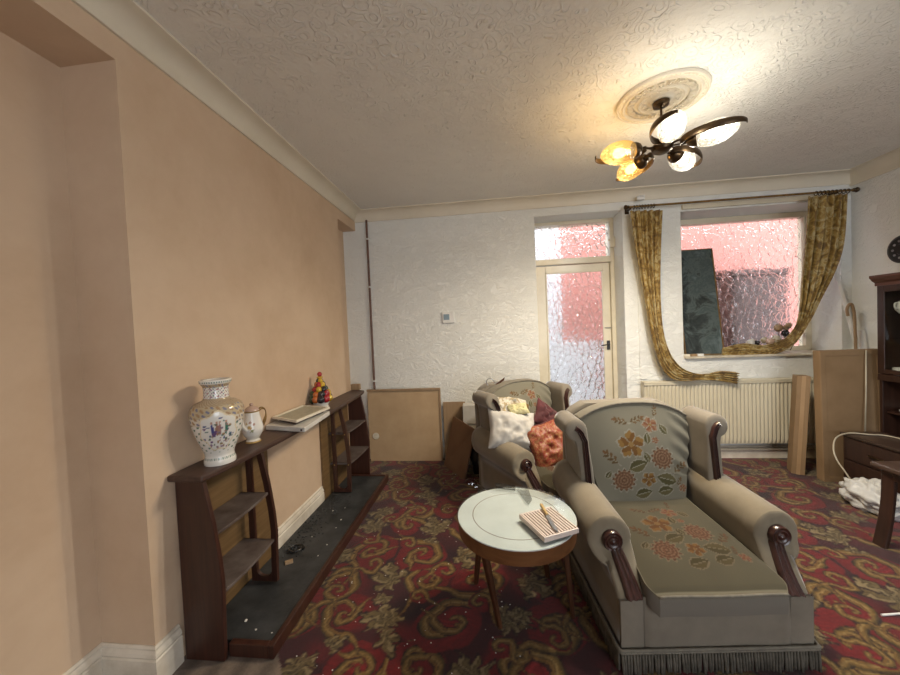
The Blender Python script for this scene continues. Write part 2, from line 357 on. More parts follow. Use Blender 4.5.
def smooth_path(pts, k=8):
    P = [Vector(p) for p in pts]; out = []
    for i in range(len(P)-1):
        p0, p1, p2, p3 = P[max(0, i-1)], P[i], P[i+1], P[min(len(P)-1, i+2)]
        for j in range(k):
            t = j/k
            out.append(0.5*((2*p1)+(p2-p0)*t+(2*p0-5*p1+4*p2-p3)*t*t+(3*p1-p0-3*p2+p3)*t**3))
    out.append(P[-1]); return out
def lerp(a, b, t): return a+(b-a)*t
def vnoise(p, s=1.0):
    from mathutils import noise as nz
    return nz.noise(Vector(p)*s)

# ================================================================== THE ROOM
XL, XR, YB, YR, ZC = -1.39, 3.42, 3.70, -2.6, 2.685
B1, B2 = 1.24, 3.25                    # chimney breast
w = MB()
w.box((-1.85, B1, 0), (XL, B2, ZC))
w.box((-1.85, YR, 2.49), (XL, B1, ZC)); w.box((-1.85, YR, 0), (-1.635, B1, 2.49))
w.box((-1.85, B2, 2.49), (XL, YB, ZC)); w.box((-1.85, B2, 0), (-1.53, YB, 2.49))
structure('wall_left', w, 'plaster')
DX0, DX1, DZ = 0.515, 1.375, 2.50       # door recess
WX0, WX1, WZ0, WZ1 = 1.92, 3.33, 1.00, 2.44
YO = 4.12
w = MB()
w.box((-1.85, YB, 0), (DX0, YO, ZC)); w.box((DX0, YB, DZ), (DX1, YO, ZC)); w.box((DX1, YB, 0), (WX0, YO, ZC))
w.box((WX0, YB, WZ1), (WX1, YO, ZC)); w.box((WX0, YB, 0), (WX1, YO, WZ0)); w.box((WX1, YB, 0), (3.62, YO, ZC))
structure('wall_back', w, 'paper')
structure('wall_right', MB().box((XR, YR, 0), (3.62, YB, ZC)), 'paper')
w = MB()                                # wall behind the camera, with a wide window opening that lets the daylight in
w.box((-1.85, YR-0.2, 0), (0.7, YR, ZC)); w.box((3.2, YR-0.2, 0), (3.62, YR, ZC))
w.box((0.7, YR-0.2, 0), (3.2, YR, 0.30)); w.box((0.7, YR-0.2, 2.50), (3.2, YR, ZC))
structure('wall_rear', w, 'paper')
structure('ceiling', MB().box((-1.85, YR-0.2, ZC), (3.62, YO, ZC+0.15)), 'ceiling')

# ---- carpet: raster of scrolls and acanthus leaves, kept as point colours on the floor mesh
def carpet_tile(S=1.25, n=230):
    rng = np.random.default_rng(11); px = S/n
    y0, x0 = np.mgrid[0:n, 0:n]*px; w_ = 2*PI/S
    xx = x0+0.010*np.sin(w_*(3*y0+x0))+0.006*np.sin(w_*(7*y0-4*x0)+1)
    yy = y0+0.010*np.sin(w_*(3*x0-y0)+2)+0.006*np.sin(w_*(6*x0+5*y0))
    img = np.zeros((n, n, 3)); img[:] = (0.070, 0.010, 0.014)
    for k in range(44):                 # patches of brighter and darker red ground
        c = rng.random(2)*S; r = rng.uniform(0.05, 0.11)
        dx = (xx-c[0]+S/2) % S-S/2; dy = (yy-c[1]+S/2) % S-S/2
        wgt = np.exp(-((dx*dx+dy*dy)/(r*r))**1.5)[..., None]
        img = img*(1-wgt)+wgt*np.array([(0.24, 0.014, 0.018), (0.028, 0.006, 0.011), (0.15, 0.011, 0.016), (0.05, 0.010, 0.014)][k % 4])
    def scroll(c, R, rot, hand, tail, turns=0.95, fat=0.15, fill=True):
        ph = np.linspace(0.9, 2*PI*turns, 80); rr = R*(ph/ph[-1])**0.8
        X = rr*np.cos(ph); Y = rr*np.sin(ph)*hand*0.84; wd = 0.007+fat*rr*np.sin(np.linspace(0.35, PI*0.72, 80))
        tx, ty = X[-1]-X[-4], Y[-1]-Y[-4]; L = math.hypot(tx, ty); tx /= L; ty /= L
        t = np.linspace(0.02, 1, 30)*tail; nx, ny = -ty*hand, tx*hand
        X = np.r_[X, X[-1]+tx*t-nx*(t*t)*0.9/tail]; Y = np.r_[Y, Y[-1]+ty*t-ny*(t*t)*0.9/tail]
        wd = np.r_[wd, wd[-1]*(1-0.92*t/tail)]
        s_ = np.arange(len(X)); wd = wd*(1+0.22*np.abs(np.sin(s_*0.19)))
        cs, sn_ = math.cos(rot), math.sin(rot); X, Y = X*cs-Y*sn_, X*sn_+Y*cs
        dx = (xx-c[0]+S/2) % S-S/2; dy = (yy-c[1]+S/2) % S-S/2
        if fill:
            rad = np.hypot(dx, dy); m_ = rad < R*0.98
            hot = 0.62+0.55*np.sin(dx*45*cs+dy*70*sn_+2.5*np.sin(dy*38))**2*(1.1-rad/R)
            img[m_] = (np.array((0.30, 0.015, 0.019))*hot[..., None])[m_]
        best = np.full((n, n), 9.0); sgn = np.zeros((n, n)); pos = np.zeros((n, n))
        for i in range(len(X)-1):
            ux, uy = dx-X[i], dy-Y[i]; d = np.hypot(ux, uy)/wd[i]
            ti, tj = X[i+1]-X[i], Y[i+1]-Y[i]; s2 = np.sign(ti*uy-tj*ux)
            upd = d < best; best[upd] = d[upd]; sgn[upd] = s2[upd]*hand; pos[upd] = i
        q = best*sgn+0.16*np.sin(pos*0.42)          # veins lean across the band
        for lo_, hi_, cc in ((-1.5, -0.95, (0.024, 0.010, 0.010)), (-0.95, -0.55, (0.115, 0.078, 0.020)), (-0.55, -0.10, (0.26, 0.165, 0.040)), (-0.10, 0.22, (0.43, 0.31, 0.115)),
                             (0.22, 0.42, (0.15, 0.09, 0.022)), (0.42, 0.78, (0.28, 0.155, 0.034)), (0.78, 1.5, (0.055, 0.016, 0.012))):
            mm = (q >= lo_) & (q < hi_) & (best < 1.15); img[mm] = cc
    def leaf(c, R, rot, k):                # acanthus spray: ragged lobes of different length, dark between
        dx = (xx-c[0]+S/2) % S-S/2; dy = (yy-c[1]+S/2) % S-S/2
        dx = dx+0.010*np.sin(dy*95+k); dy = dy+0.010*np.sin(dx*80+2*k)
        th = (np.arctan2(dy, dx)-rot+PI) % (2*PI)-PI; rad = np.hypot(dx, dy)
        jj = np.floor((th+PI)/(2*PI)*k); ln = 0.72+0.36*np.abs(np.sin(jj*2.3+k)); ph_ = ((th+PI)/(2*PI)*k) % 1.0
        lob = np.sin(PI*ph_); sub = np.abs(np.sin(PI*ph_*3))
        edge = R*ln*(0.34+0.56*lob**0.7+0.16*sub)*(0.74+0.36*np.cos(th))
        q = rad/edge; side = ph_-0.5+0.10*np.sin(rad*140)
        base = np.where((side > 0.06)[..., None], np.array((0.36, 0.30, 0.155)), np.array((0.20, 0.155, 0.062)))
        base = np.where((np.abs(side) < 0.05)[..., None], np.array((0.085, 0.055, 0.022)), base)
        base = np.where((np.abs(side) > 0.40)[..., None], np.array((0.055, 0.036, 0.016)), base)
        base = base*(0.72+0.4*np.clip(q, 0, 1))[..., None]
        m1 = q < 1.15; img[m1] = (0.028, 0.010, 0.011)
        m2 = q < 1.0; img[m2] = base[m2]
    G = S/5; cells = [(i, j) for j in range(5) for i in range(5)]
    pos_ = lambda i, j, k: ((i+0.5+rng.uniform(-k, k)+(0.5 if j % 2 else 0))*G, (j+0.5+rng.uniform(-k, k))*G)
    for (i, j) in cells:
        if (i+2*j) % 5 in (0, 2, 3):
            c = pos_(i, j, .15); R = rng.uniform(0.115, 0.16); a = rng.uniform(0, 2*PI); hd_ = rng.choice([-1, 1]); scroll(c, R, a, hd_, rng.uniform(0.10, 0.18), rng.uniform(0.85, 1.05)); scroll((c[0]+0.12*R*math.cos(a), c[1]+0.12*R*math.sin(a)), R*0.52, a+2.2, hd_, R*0.5, 0.95, 0.20, False)
    for (i, j) in cells:
        if (i+2*j) % 5 not in (0, 2, 3): leaf(pos_(i, j, .15), rng.uniform(0.11, 0.15), rng.uniform(0, 2*PI), int(rng.integers(6, 10)))
    for (i, j) in cells:
        if rng.random() < 0.8:
            c = pos_(i, j, .2); c = (c[0]+G*0.5, c[1]+G*0.5)
            if rng.random() < 0.5: scroll(c, rng.uniform(0.05, 0.075), rng.uniform(0, 2*PI), rng.choice([-1, 1]), rng.uniform(0.08, 0.14), 1.1)
            else: leaf(c, rng.uniform(0.05, 0.08), rng.uniform(0, 2*PI), 6)
    img *= np.array((0.56, 0.50, 0.47)); img *= (1+0.28*(rng.random((n, n, 1))-0.5))
    return img, S, n
TILE, TS, TN = carpet_tile()
def carpet_cols(X, Y):
    u = (X/TS*TN) % TN; v_ = (Y/TS*TN) % TN
    i0 = np.floor(u).astype(int); j0 = np.floor(v_).astype(int); fu = (u-i0)[:, None]; fv = (v_-j0)[:, None]
    i0 %= TN; j0 %= TN; i1 = (i0+1) % TN; j1 = (j0+1) % TN
    return TILE[j0, i0]*(1-fu)*(1-fv)+TILE[j0, i1]*fu*(1-fv)+TILE[j1, i0]*(1-fu)*fv+TILE[j1, i1]*fu*fv
def carpet_mesh():
    xs = np.arange(-1.86, 3.63, 0.0078)
    ys = np.r_[np.arange(YR-0.2, 0.9, 0.1), np.arange(0.9, 2.3, 0.0062), np.arange(2.3, 3.72, 0.0095), [4.13]]
    gx, gy = np.meshgrid(xs, ys); X = gx.ravel(); Y = gy.ravel(); n, m_ = len(xs), len(ys)
    C = carpet_cols(X, Y)
    bare = (X < -0.97-0.10*np.sin(Y*9)) & (Y < 1.42)
    st = 0.75+0.25*np.sin(X*55+np.sin(Y*6)*2)+0.0*Y
    C[bare] = np.array((0.20, 0.15, 0.115))*st[bare][:, None]
    idx = np.arange(n*m_).reshape(m_, n)
    q = np.stack([idx[:-1, :-1], idx[:-1, 1:], idx[1:, 1:], idx[1:, :-1]], -1).reshape(-1, 4)
    me = bpy.data.meshes.new('floor'); me.vertices.add(n*m_); me.vertices.foreach_set('co', np.c_[X, Y, np.zeros_like(X)].ravel())
    me.loops.add(q.size); me.loops.foreach_set('vertex_index', q.ravel()); me.polygons.add(len(q))
    me.polygons.foreach_set('loop_start', np.arange(0, q.size, 4)); me.update(calc_edges=True)
    ca = me.color_attributes.new('Col', 'FLOAT_COLOR', 'POINT'); ca.data.foreach_set('color', np.c_[C, np.ones(len(C))].ravel())
    me.materials.append(MT['carpet']); o = bpy.data.objects.new('floor', me); col.objects.link(o); return tag(o, kind='structure')
carpet_mesh()

# ---- coving
def cove(p0, p1, inward, d, h, name, mat='coving'):
    pr = [(0, ZC-h-0.012), (0.012, ZC-h-0.012), (0.014, ZC-h)]
    for i in range(9):
        a = i/8*PI/2; pr.append((0.014+(d-0.014)*(1-math.cos(a)), ZC-h+(h-0.012)*math.sin(a)))
    pr += [(d+0.012, ZC-0.010), (d+0.012, ZC), (0, ZC)]
    f0 = lambda a, z: (p0[0]+inward[0]*a, p0[1]+inward[1]*a, z)
    f1 = lambda a, z: (p1[0]+inward[0]*a, p1[1]+inward[1]*a, z)
    structure(name, MB().prism(pr, f0, f1), mat, smooth=True, angle=25)
cove((XL, YR), (XL, YB), (1, 0), 0.10, 0.085, 'trim_1')
cove((XL, YB), (XR, YB), (0, -1), 0.085, 0.095, 'trim_2')
cove((XR, YR), (XR, YB), (-1, 0), 0.085, 0.115, 'trim_3')

# ---- skirting
def skirting(path, side, name, h=0.165, t=0.020, mat='skirt'):
    pr = [(0, 0), (t, 0), (t, h*0.68), (t*0.75, h*0.71), (t*0.95, h*0.77), (t*0.8, h*0.84), (t*0.45, h*0.90), (t*0.5, h*0.95), (t*0.2, h), (0, h)]
    P = [Vector(p) for p in path]; mb = MB(); rings = []
    for i, p in enumerate(P):
        ns = []
        if i > 0: d = (P[i]-P[i-1]).normalized(); ns.append(Vector((d.y, -d.x))*side)
        if i < len(P)-1: d = (P[i+1]-P[i]).normalized(); ns.append(Vector((d.y, -d.x))*side)
        nn = ns[0] if len(ns) == 1 else (ns[0]+ns[1])/(1+ns[0].dot(ns[1]))
        rings.append([(p.x+nn.x*a, p.y+nn.y*a, z) for a, z in pr])
    n = len(pr)
    mb.grid(lambda u, w_: rings[int(round(w_*(len(P)-1)))][int(round(u*n)) % n], n, len(P)-1, True, True, True)
    return structure(name, mb, mat)
skirting([(-1.635, YR), (-1.635, B1), (XL, B1), (XL, 1.343)], 1, 'baseboard_left')
skirting([(XL, 1.99), (XL, 2.665)], 1, 'baseboard_left_hearth')
skirting([(DX1, YB), (XR, YB)], 1, 'baseboard_back', 0.12)
skirting([(DX0, YB), (-1.53, YB)], -1, 'baseboard_back_corner', 0.12)

# ---- heating pipe boxed along the back skirting
tag(MB().tube([(1.40, 3.668, 0.095), (XR-0.02, 3.668, 0.095)], 0.011).build('heating_pipe', 'gloss', smooth=True),
    'cream painted pipe running along the skirting under the radiator', 'pipe')

# ---- window
YG = 4.05
wn = thing('window_1', None, None, (2.62, YG, WZ0)); wn['kind'] = 'structure'
def loc_to(o, mb):
    L = o.location; mb.v = [(x-L.x, y-L.y, z-L.z) for x, y, z in mb.v]; return mb
fr = MB(); e = 0.055
for lo, hi in (((WX0, YG-0.04, WZ0), (WX0+e, YG+0.05, WZ1)), ((WX1-e, YG-0.04, WZ0), (WX1, YG+0.05, WZ1)),
               ((WX0+e, YG-0.04, WZ0), (WX1-e, YG+0.05, WZ0+e)), ((WX0+e, YG-0.04, WZ1-e), (WX1-e, YG+0.05, WZ1))): fr.box(lo, hi)
loc_to(wn, fr).build('window_frame', 'gloss', wn, bevel=0.004)
loc_to(wn, MB().box((WX0+e-.003, YG-0.004, WZ0+e-.003), (WX1-e+.003, YG+0.004, WZ1-e+.003))).build('pane', 'glasswin', wn)
loc_to(wn, MB().box((WX0+0.002, 3.665, WZ0-0.008), (WX1-0.002, YG-0.042, WZ0+0.012))).build('window_sill', 'sill', wn, bevel=0.004)
# ---- door with transom light
YD = 4.0
dr = thing('door_1', None, None, (0.95, YD, 0)); dr['kind'] = 'structure'
fr = MB()
for lo, hi in (((DX0, YD-0.05, 0), (DX0+0.03, YD+0.08, DZ)), ((DX1-0.042, YD-0.05, 0), (DX1, YD+0.08, DZ)),
               ((DX0+0.03, YD-0.05, 2.465), (DX1-0.042, YD+0.08, DZ)), ((DX0+0.03, YD-0.05, 2.035), (DX1-0.042, YD+0.08, 2.10)),
               ((DX0, YD-0.062, 2.035), (DX1-0.03, YD-0.05, 2.055))): fr.box(lo, hi)
loc_to(dr, fr).build('door_frame', 'gloss', dr, bevel=0.004)
loc_to(dr, MB().box((DX0+0.027, YD, 2.097), (DX1-0.039, YD+0.008, 2.468))).build('transom_pane', 'glassdoor', dr)
lf = MB(); a0, a1 = DX0+0.032, DX1-0.044; g0, g1, gz0, gz1 = 0.652, 1.262, 0.42, 1.955
for lo, hi in (((a0, YD-0.02, 0.01), (g0, YD+0.025, 2.03)), ((g1, YD-0.02, 0.01), (a1, YD+0.025, 2.03)),
               ((g0, YD-0.02, 0.01), (g1, YD+0.025, gz0)), ((g0, YD-0.02, gz1), (g1, YD+0.025, 2.03))): lf.box(lo, hi)
for lo, hi in (((g0, YD-0.028, gz0), (g0+.014, YD-0.008, gz1)), ((g1-.014, YD-0.028, gz0), (g1, YD-0.008, gz1)), ((g0, YD-0.028, gz1-.014), (g1, YD-0.008, gz1)), ((g0, YD-0.028, gz0), (g1, YD-0.008, gz0+.014))): lf.box(lo, hi)
loc_to(dr, lf).build('door_leaf', 'gloss', dr, bevel=0.003)
loc_to(dr, MB().box((g0-.003, YD-0.003, gz0-.003), (g1+.003, YD+0.005, gz1+.003))).build('door_pane', 'glassdoor', dr)
kx = 1.297; kz = aY(609, 345, YD-0.02).z
loc_to(dr, MB().box((kx-0.017, YD-0.032, kz-0.05), (kx+0.017, YD-0.019, kz+0.05))).build('lock_plate', 'blackplate', dr, bevel=0.003)
loc_to(dr, MB().tube([(kx, YD-0.03, kz+0.01), (kx, YD-0.065, kz+0.01), (kx-0.02, YD-0.072, kz+0.008), (kx-0.09, YD-0.072, kz+0.0)], 0.007)).build('handle', 'blackplate', dr, smooth=True)
loc_to(dr, MB().tube([(kx-0.03, YD-0.03, kz+0.19), (kx+0.03, YD-0.03, kz+0.19)], 0.005)).build('bolt', 'steel', dr, smooth=True)
q = aY(612, 242, YD-0.07)
loc_to(dr, MB().box((q.x-0.028, YD-0.085, q.z-0.055), (q.x+0.03, YD-0.05, q.z+0.055)).box((q.x-0.045, YD-0.1, q.z+0.01), (q.x-0.02, YD-0.07, q.z+0.035))).build('transom_catch', 'gloss', dr, bevel=0.005)

# ---- outside: a coral rendered yard wall with a pale end and a dark opening
w = MB(); w.box((1.16, 5.6, -0.1), (6.5, 5.8, 3.1), 0); w.box((-2.5, 5.6, -0.1), (1.16, 5.8, 3.1), 1)
w.box((-2.5, 5.55, -0.1), (1.78, 5.60, 1.10), 1)
structure('wall_yard', w, ['coral', 'porchwhite'])
xa, xb = aY(733, 300, 4.85).x, aY(790, 300, 4.85).x; zt = aY(760, 268, 4.85).z
sd = thing('yard_bin', 'dark brown shape standing outside behind the obscured window glass', 'outdoor bin', ((xa+xb)/2, 5.1, -0.1))
MB().box((-(xb-xa)/2, -0.25, 0), ((xb-xa)/2, 0.25, zt+0.02)).build('body', 'porchdark', sd, bevel=0.02)
MB().hexa([(-(xb-xa)/2-.02, -0.27, zt+0.02), ((xb-xa)/2+.02, -0.27, zt+0.02), ((xb-xa)/2+.02, 0.27, zt+0.02), (-(xb-xa)/2-.02, 0.27, zt+0.02), (-(xb-xa)/2-.02, -0.27, zt+0.08), ((xb-xa)/2+.02, -0.27, zt+0.08), ((xb-xa)/2+.02, 0.27, zt+0.16), (-(xb-xa)/2-.02, 0.27, zt+0.16)]).build('lid', 'porchdark', sd, bevel=0.01)
structure('ground', MB().box((-3, 4.12, -0.25), (7, 6, -0.1)), 'concrete')

# ================================================================== FIREPLACE SHELVES, HEARTH
su = thing('fireplace_surround', 'dark mahogany fireplace surround with curved mantel and open bookshelf at each end', 'fireplace surround', (XL, 2.3, 0))
ZM = 0.820
def mantel_edge(y):
    t = (y-1.33)/(3.32-1.33); return -1.222+0.050*math.sin(PI*max(0, min(1, t)))**0.6-0.014*t
ol = [(-1.386, 1.33)]+[(mantel_edge(1.33+1.99*i/24), 1.33+1.99*i/24) for i in range(25)]+[(-1.386, 3.40), ]
loc_to(su, MB().prism(ol, lambda x, y: (x, y, ZM-0.028), lambda x, y: (x, y, ZM))).build('mantel', 'mahogY', su, bevel=0.008, seg=3)
panel = [(-1.368, 0.0)]+[(x, z) for z, x in ((0, -1.186), (0.16, -1.182), (0.34, -1.175), (0.45, -1.183), (0.60, -1.203), (0.70, -1.222), (0.792, -1.240))]+[(-1.368, 0.792)]
def cut_panel(y, t=0.022, base=0.0):
    return loc_to(su, MB().prism([(x, max(z, base)) for x, z in panel], lambda x, z: (x, y, z), lambda x, z: (x, y+t, z)))
cut_panel(1.350).build('end_panel', 'mahog', su, bevel=0.003)
cut_panel(3.215).build('end_panel', 'mahog', su, bevel=0.003)
def bow(z):
    for (x0, z0), (x1, z1) in zip(panel[1:-1], panel[2:-1]):
        if z0 <= z <= z1: return lerp(x0, x1, (z-z0)/(z1-z0))
    return -1.24
def open_frame(y):                      # two posts with a rounded opening above and below
    mb = MB(); t = 0.02; post = 0.030
    n = 40; z0, z1 = 0.062, 0.792
    out, inn = [], []
    zs = [z0+(z1-z0)*i/n for i in range(n+1)]
    xo = lambda z: bow(z)-0.008
    xi = -1.338
    for i in range(n):
        a, b_ = zs[i], zs[i+1]
        mb.hexa([(xo(a)-post, y, a), (xo(a), y, a), (xo(a), y+t, a), (xo(a)-post, y+t, a), (xo(b_)-post, y, b_), (xo(b_), y, b_), (xo(b_), y+t, b_), (xo(b_)-post, y+t, b_)])
    mb.box((xi, y, z0), (xi+post, y+t, z1))
    for zt, sg in ((z1, -1), (z0, 1)):   # arched infill
        a0, a1 = xi+post, xo(zt)-post; c = (a0+a1)/2; r = (a1-a0)/2+0.004
        for i in range(12):
            x0 = a0+(a1-a0)*i/12; x1 = a0+(a1-a0)*(i+1)/12
            h = lambda x: zt+sg*(0.025+r-math.sqrt(max(0, r*r-(x-c)**2)))
            p = [(x0, y, zt), (x1, y, zt), (x1, y+t, zt), (x0, y+t, zt), (x0, y, h(x0)), (x1, y, h(x1)), (x1, y+t, h(x1)), (x0, y+t, h(x0))]
            mb.hexa(p)
    return loc_to(su, mb)
open_frame(1.745).build('open_frame', 'mahog', su); open_frame(2.775).build('open_frame', 'mahog', su)
for y0, y1 in ((1.372, 1.985), (2.67, 3.215)):
    loc_to(su, MB().box((-1.386, y0, 0.0), (-1.372, y1, 0.792))).build('back_panel', 'oak', su)
for y0, y1, rev in ((1.372, 1.745, False), (2.795, 3.215, True)):
    for z in (0.555, 0.300):
        A, Bq = bow(z)-0.006, bow(z)-0.018
        pl = [(-1.371, y0), ]
        for i in range(9):
            t = i/8; bl = 0.010*math.sin(PI*t)
            pl.append((lerp(Bq, A, t)+bl if rev else lerp(A, Bq, t)+bl, lerp(y0, y1, t)))
        pl.append((-1.371, y1))
        loc_to(su, MB().prism(pl, lambda x, y: (x, y, z-0.014), lambda x, y: (x, y, z))).build('shelf', 'shelf', su, bevel=0.002)
for z in (0.300, 0.555):
    for x in (bow(z)-0.024, -1.323):
        loc_to(su, MB().lathe([(0.004, 0), (0.006, 0.002), (0.003, 0.004)], 10, (x, 2.773, z-0.007), axis=(0, -1, 0))).build('screw_cap', 'brass', su, smooth=True)
hs = thing('hearth', 'low dark hearth tray with brown wooden kerb and sooty slate top', 'hearth', (XL, 2.25, 0))
HX, HY0, HY1 = -0.975, 1.374, 3.14
loc_to(hs, MB().box((-1.366, HY0+0.03, 0), (HX-0.026, HY1-0.024, 0.050))).build('slate', 'slate', hs)
kb = MB(); kb.box((HX-0.026, HY0, 0), (HX, HY1, 0.060)); kb.box((-1.184, HY0, 0), (HX-0.026, HY0+0.03, 0.060)); kb.box((-1.366, HY1-0.024, 0), (HX-0.026, HY1, 0.060))
loc_to(hs, kb).build('kerb', 'mahog', hs, bevel=0.004)
# ---- litter on the hearth
def chip(p, s, label, mat='crumb', cat='rubble', name='plaster_chip', group='plaster chips on the hearth'):
    mb = MB(); vs = []
    rnd = random.Random(int(p[1]*1e4))
    mb.ball((0, 0, s*0.35), (s, s*0.8, s*0.4), 8, 5)
    mb.v = [(x*rnd.uniform(.75, 1.2), y*rnd.uniform(.75, 1.2), max(0, z)) for x, y, z in mb.v]
    o = mb.build(name, mat); o.location = p; o.rotation_euler = (0, 0, rnd.uniform(0, 3)); return tag(o, label, cat, group)
for (px, py, s) in ((256, 630, .006), (246, 621, .009), (290, 562, .006), (303, 545, .006), (312, 537, .005), (341, 520, .007), (336, 528, .005), (327, 545, .006), (345, 508, .005), (318, 556, .005), (272, 633, .004), (333, 511, .006)):
    chip(aZ(px, py, 0.05), s, 'small crumb of pale plaster lying on the sooty hearth')
sb = MB().box((-0.022, -0.016, 0), (0.022, 0.016, 0.012)).build('wood_scrap', 'ply', bevel=0.002); sb.location = aZ(289, 563, 0.05); sb.rotation_euler = (0, 0, 0.6)
tag(sb, 'square tan scrap lying on the hearth near the near bookshelf', 'scrap')
pts = []; c0 = aZ(297, 549, 0.056)
for i in range(40):
    a = i/39*PI*3.4; r = 0.035+0.01*math.sin(a*0.7); pts.append((r*math.cos(a)*1.1, r*math.sin(a), 0.004+0.003*(a/PI)))
cr = MB().tube(pts, 0.0055, 8).build('cable_coil', 'blackplastic', smooth=True); cr.location = (c0.x, c0.y, 0.052)
tag(cr, 'black loop of cable lying on the hearth', 'cable')
rb = MB()
rnd = random.Random(8)
for i in range(260):
    y = rnd.uniform(1.95, 2.75); x = -1.355+abs(rnd.gauss(0, 0.09)); s = rnd.uniform(0.002, 0.009)
    if x > HX-0.04: continue
    rb.ball((x, y, 0.050+s*0.4), (s*1.2, s, s*0.5), 6, 4)
tag(rb.build('soot_debris', 'slate'), 'black soot and grit heaped against the skirting on the hearth', 'debris', None, 'stuff')

# ---- vase
VX, VY = -1.268, 1.492
vt = thing('porcelain_vase', 'large white porcelain vase painted with figures in a garden', 'vase', (VX, VY, ZM))
prof = [(0.0001, 0), (0.060, 0), (0.067, 0.004), (0.067, 0.018), (0.063, 0.03), (0.062, 0.045), (0.071, 0.07), (0.086, 0.105), (0.1, 0.145), (0.110, 0.185), (0.1135, 0.215), (0.1115, 0.24),
        (0.101, 0.26), (0.082, 0.272), (0.062, 0.28), (0.055, 0.288), (0.053, 0.305), (0.0525, 0.325), (0.0545, 0.34), (0.062, 0.350), (0.067, 0.358), (0.068, 0.366), (0.064, 0.37), (0.052, 0.368), (0.046, 0.35), (0.045, 0.30), (0.06, 0.27), (0.0001, 0.26)]
PR = [Vector((r, z, 0)) for r, z in prof]
fine = [(p.x*0.955, p.y*1.05) for p in smooth_path(PR[:23], 9)]+[(a*0.955, b_*1.05) for a, b_ in prof[23:]]
rv = random.Random(5); blots = []
pal = [(0.16, 0.09, 0.20), (0.07, 0.17, 0.15), (0.09, 0.11, 0.24), (0.36, 0.20, 0.19), (0.36, 0.24, 0.12), (0.12, 0.16, 0.11), (0.28, 0.18, 0.27)]
for k in range(330):
    face = rv.choice([-1, 0, 1]); zz = rv.gauss(0.145, 0.038); ss = rv.gauss(0, 0.046)
    if (zz > 0.19 and abs(ss) > 0.035) or (rv.random() < 0.45 and zz > 0.15): continue
    blots.append((face, ss, zz, rv.uniform(0.003, 0.0085), rv.uniform(0.002, 0.0065), rv.choice(pal)))
for ss, c in ((-0.024, (0.08, 0.08, 0.24)), (0.004, (0.36, 0.19, 0.18)), (0.028, (0.06, 0.18, 0.13)), (-0.006, (0.34, 0.19, 0.14))):
    for face in (-1, 0, 1): blots += [(face, ss, 0.165, 0.006, 0.026, c), (face, ss, 0.196, 0.004, 0.005, (0.5, 0.3, 0.22))]
def vase_col(u, w_):
    r, z = fine[min(len(fine)-1, int(round(w_*(len(fine)-1))))]; z /= 1.05
    th = (u*2*PI+math.radians(49)); base = (0.76, 0.74, 0.69)
    f = round(th/(2*PI/3)); d = th-f*2*PI/3; face = ((f+1) % 3)-1; s = d*0.10
    if z < 0.02: return base
    if 0.024 < z < 0.034 and int(u*96) % 2: return (0.10, 0.20, 0.16)
    if z > 0.352: return (0.20, 0.28, 0.24) if (0.357 < z < 0.364 and int(u*84) % 2) else base
    if 0.29 < z < 0.338:
        k = math.sin(u*150)*math.cos(z*420+u*40); k2 = math.sin(u*67+2)*math.cos(z*200)
        if k > 0.45: return pal[int(u*61) % 7]
        if k2 > 0.7: return (0.40, 0.20, 0.25)
        return base
    if 0.262 < z < 0.288: return (0.36, 0.27, 0.17) if int(u*120+z*500) % 3 else (0.5, 0.42, 0.3)
    # medallion with lobed outline
    zz = (z-0.155)/0.085; q = (s/0.078)**2+zz*zz
    q *= 1+0.16*math.sin(math.atan2(zz, s/0.078+1e-6)*7)
    if q < 0.86:
        for fc, bs_, bz, rx, rz_, c in blots:
            if fc == face and ((s-bs_)/rx)**2+((z-bz)/rz_)**2 < 1: return c
        return base
    if q < 1.0: return (0.72, 0.62, 0.42)
    if z > 0.185:
        k = math.sin(u*90+z*70)*math.sin(z*160+u*20)
        return (0.38, 0.25, 0.14) if k > 0.45 else ((0.20, 0.20, 0.28) if k < -0.6 else ((0.50, 0.41, 0.27) if z > 0.215 else (0.66, 0.60, 0.5)))
    if z > 0.06:
        k = math.sin(u*75)*math.sin(z*230+1)
        return (0.12, 0.2, 0.14) if k > 0.6 else base
    return base
MB().lathe(fine, 168, col=vase_col).build('vase_body', 'vase', vt, smooth=True, angle=60)

# ---- coffee pot
pt = thing('coffee_pot', 'small white porcelain coffee pot with gilt handle beside the vase', 'coffee pot', (-1.305, 1.775, ZM))
pp = [(0.0001, 0), (0.036, 0), (0.038, 0.006), (0.033, 0.014), (0.030, 0.02), (0.042, 0.04), (0.052, 0.065), (0.053, 0.085), (0.047, 0.115), (0.040, 0.145), (0.036, 0.165), (0.038, 0.172), (0.0001, 0.172)]
pp2 = [(p.x, p.y) for p in smooth_path([Vector((r, z, 0)) for r, z in pp], 5)]
def pot_col(u, w_):
    r, z = pp2[min(len(pp2)-1, int(round(w_*(len(pp2)-1))))]
    if z < 0.010 or (0.166 < z < 0.174): return (0.40, 0.26, 0.09)
    th = u*2*PI; s = ((th-math.radians(300)+PI) % (2*PI)-PI)*0.045
    for cx, cz, rr, c in ((-0.008, 0.09, 0.012, (0.45, 0.30, 0.12)), (0.012, 0.105, 0.009, (0.4, 0.2, 0.14)), (0.004, 0.07, 0.010, (0.25, 0.26, 0.12)), (-0.02, 0.11, 0.008, (0.5, 0.36, 0.14)), (-0.004, 0.118, 0.006, (0.42, 0.2, 0.15))):
        if (s-cx)**2+(z-cz)**2 < (rr*(0.75+0.3*math.sin(9*math.atan2(z-cz, s-cx))))**2: return c
    return (0.74, 0.71, 0.66) if z > 0.04 else (0.70, 0.66, 0.58)
MB().lathe(pp2, 60, col=pot_col).build('pot_body', 'vase', pt, smooth=True, angle=60)
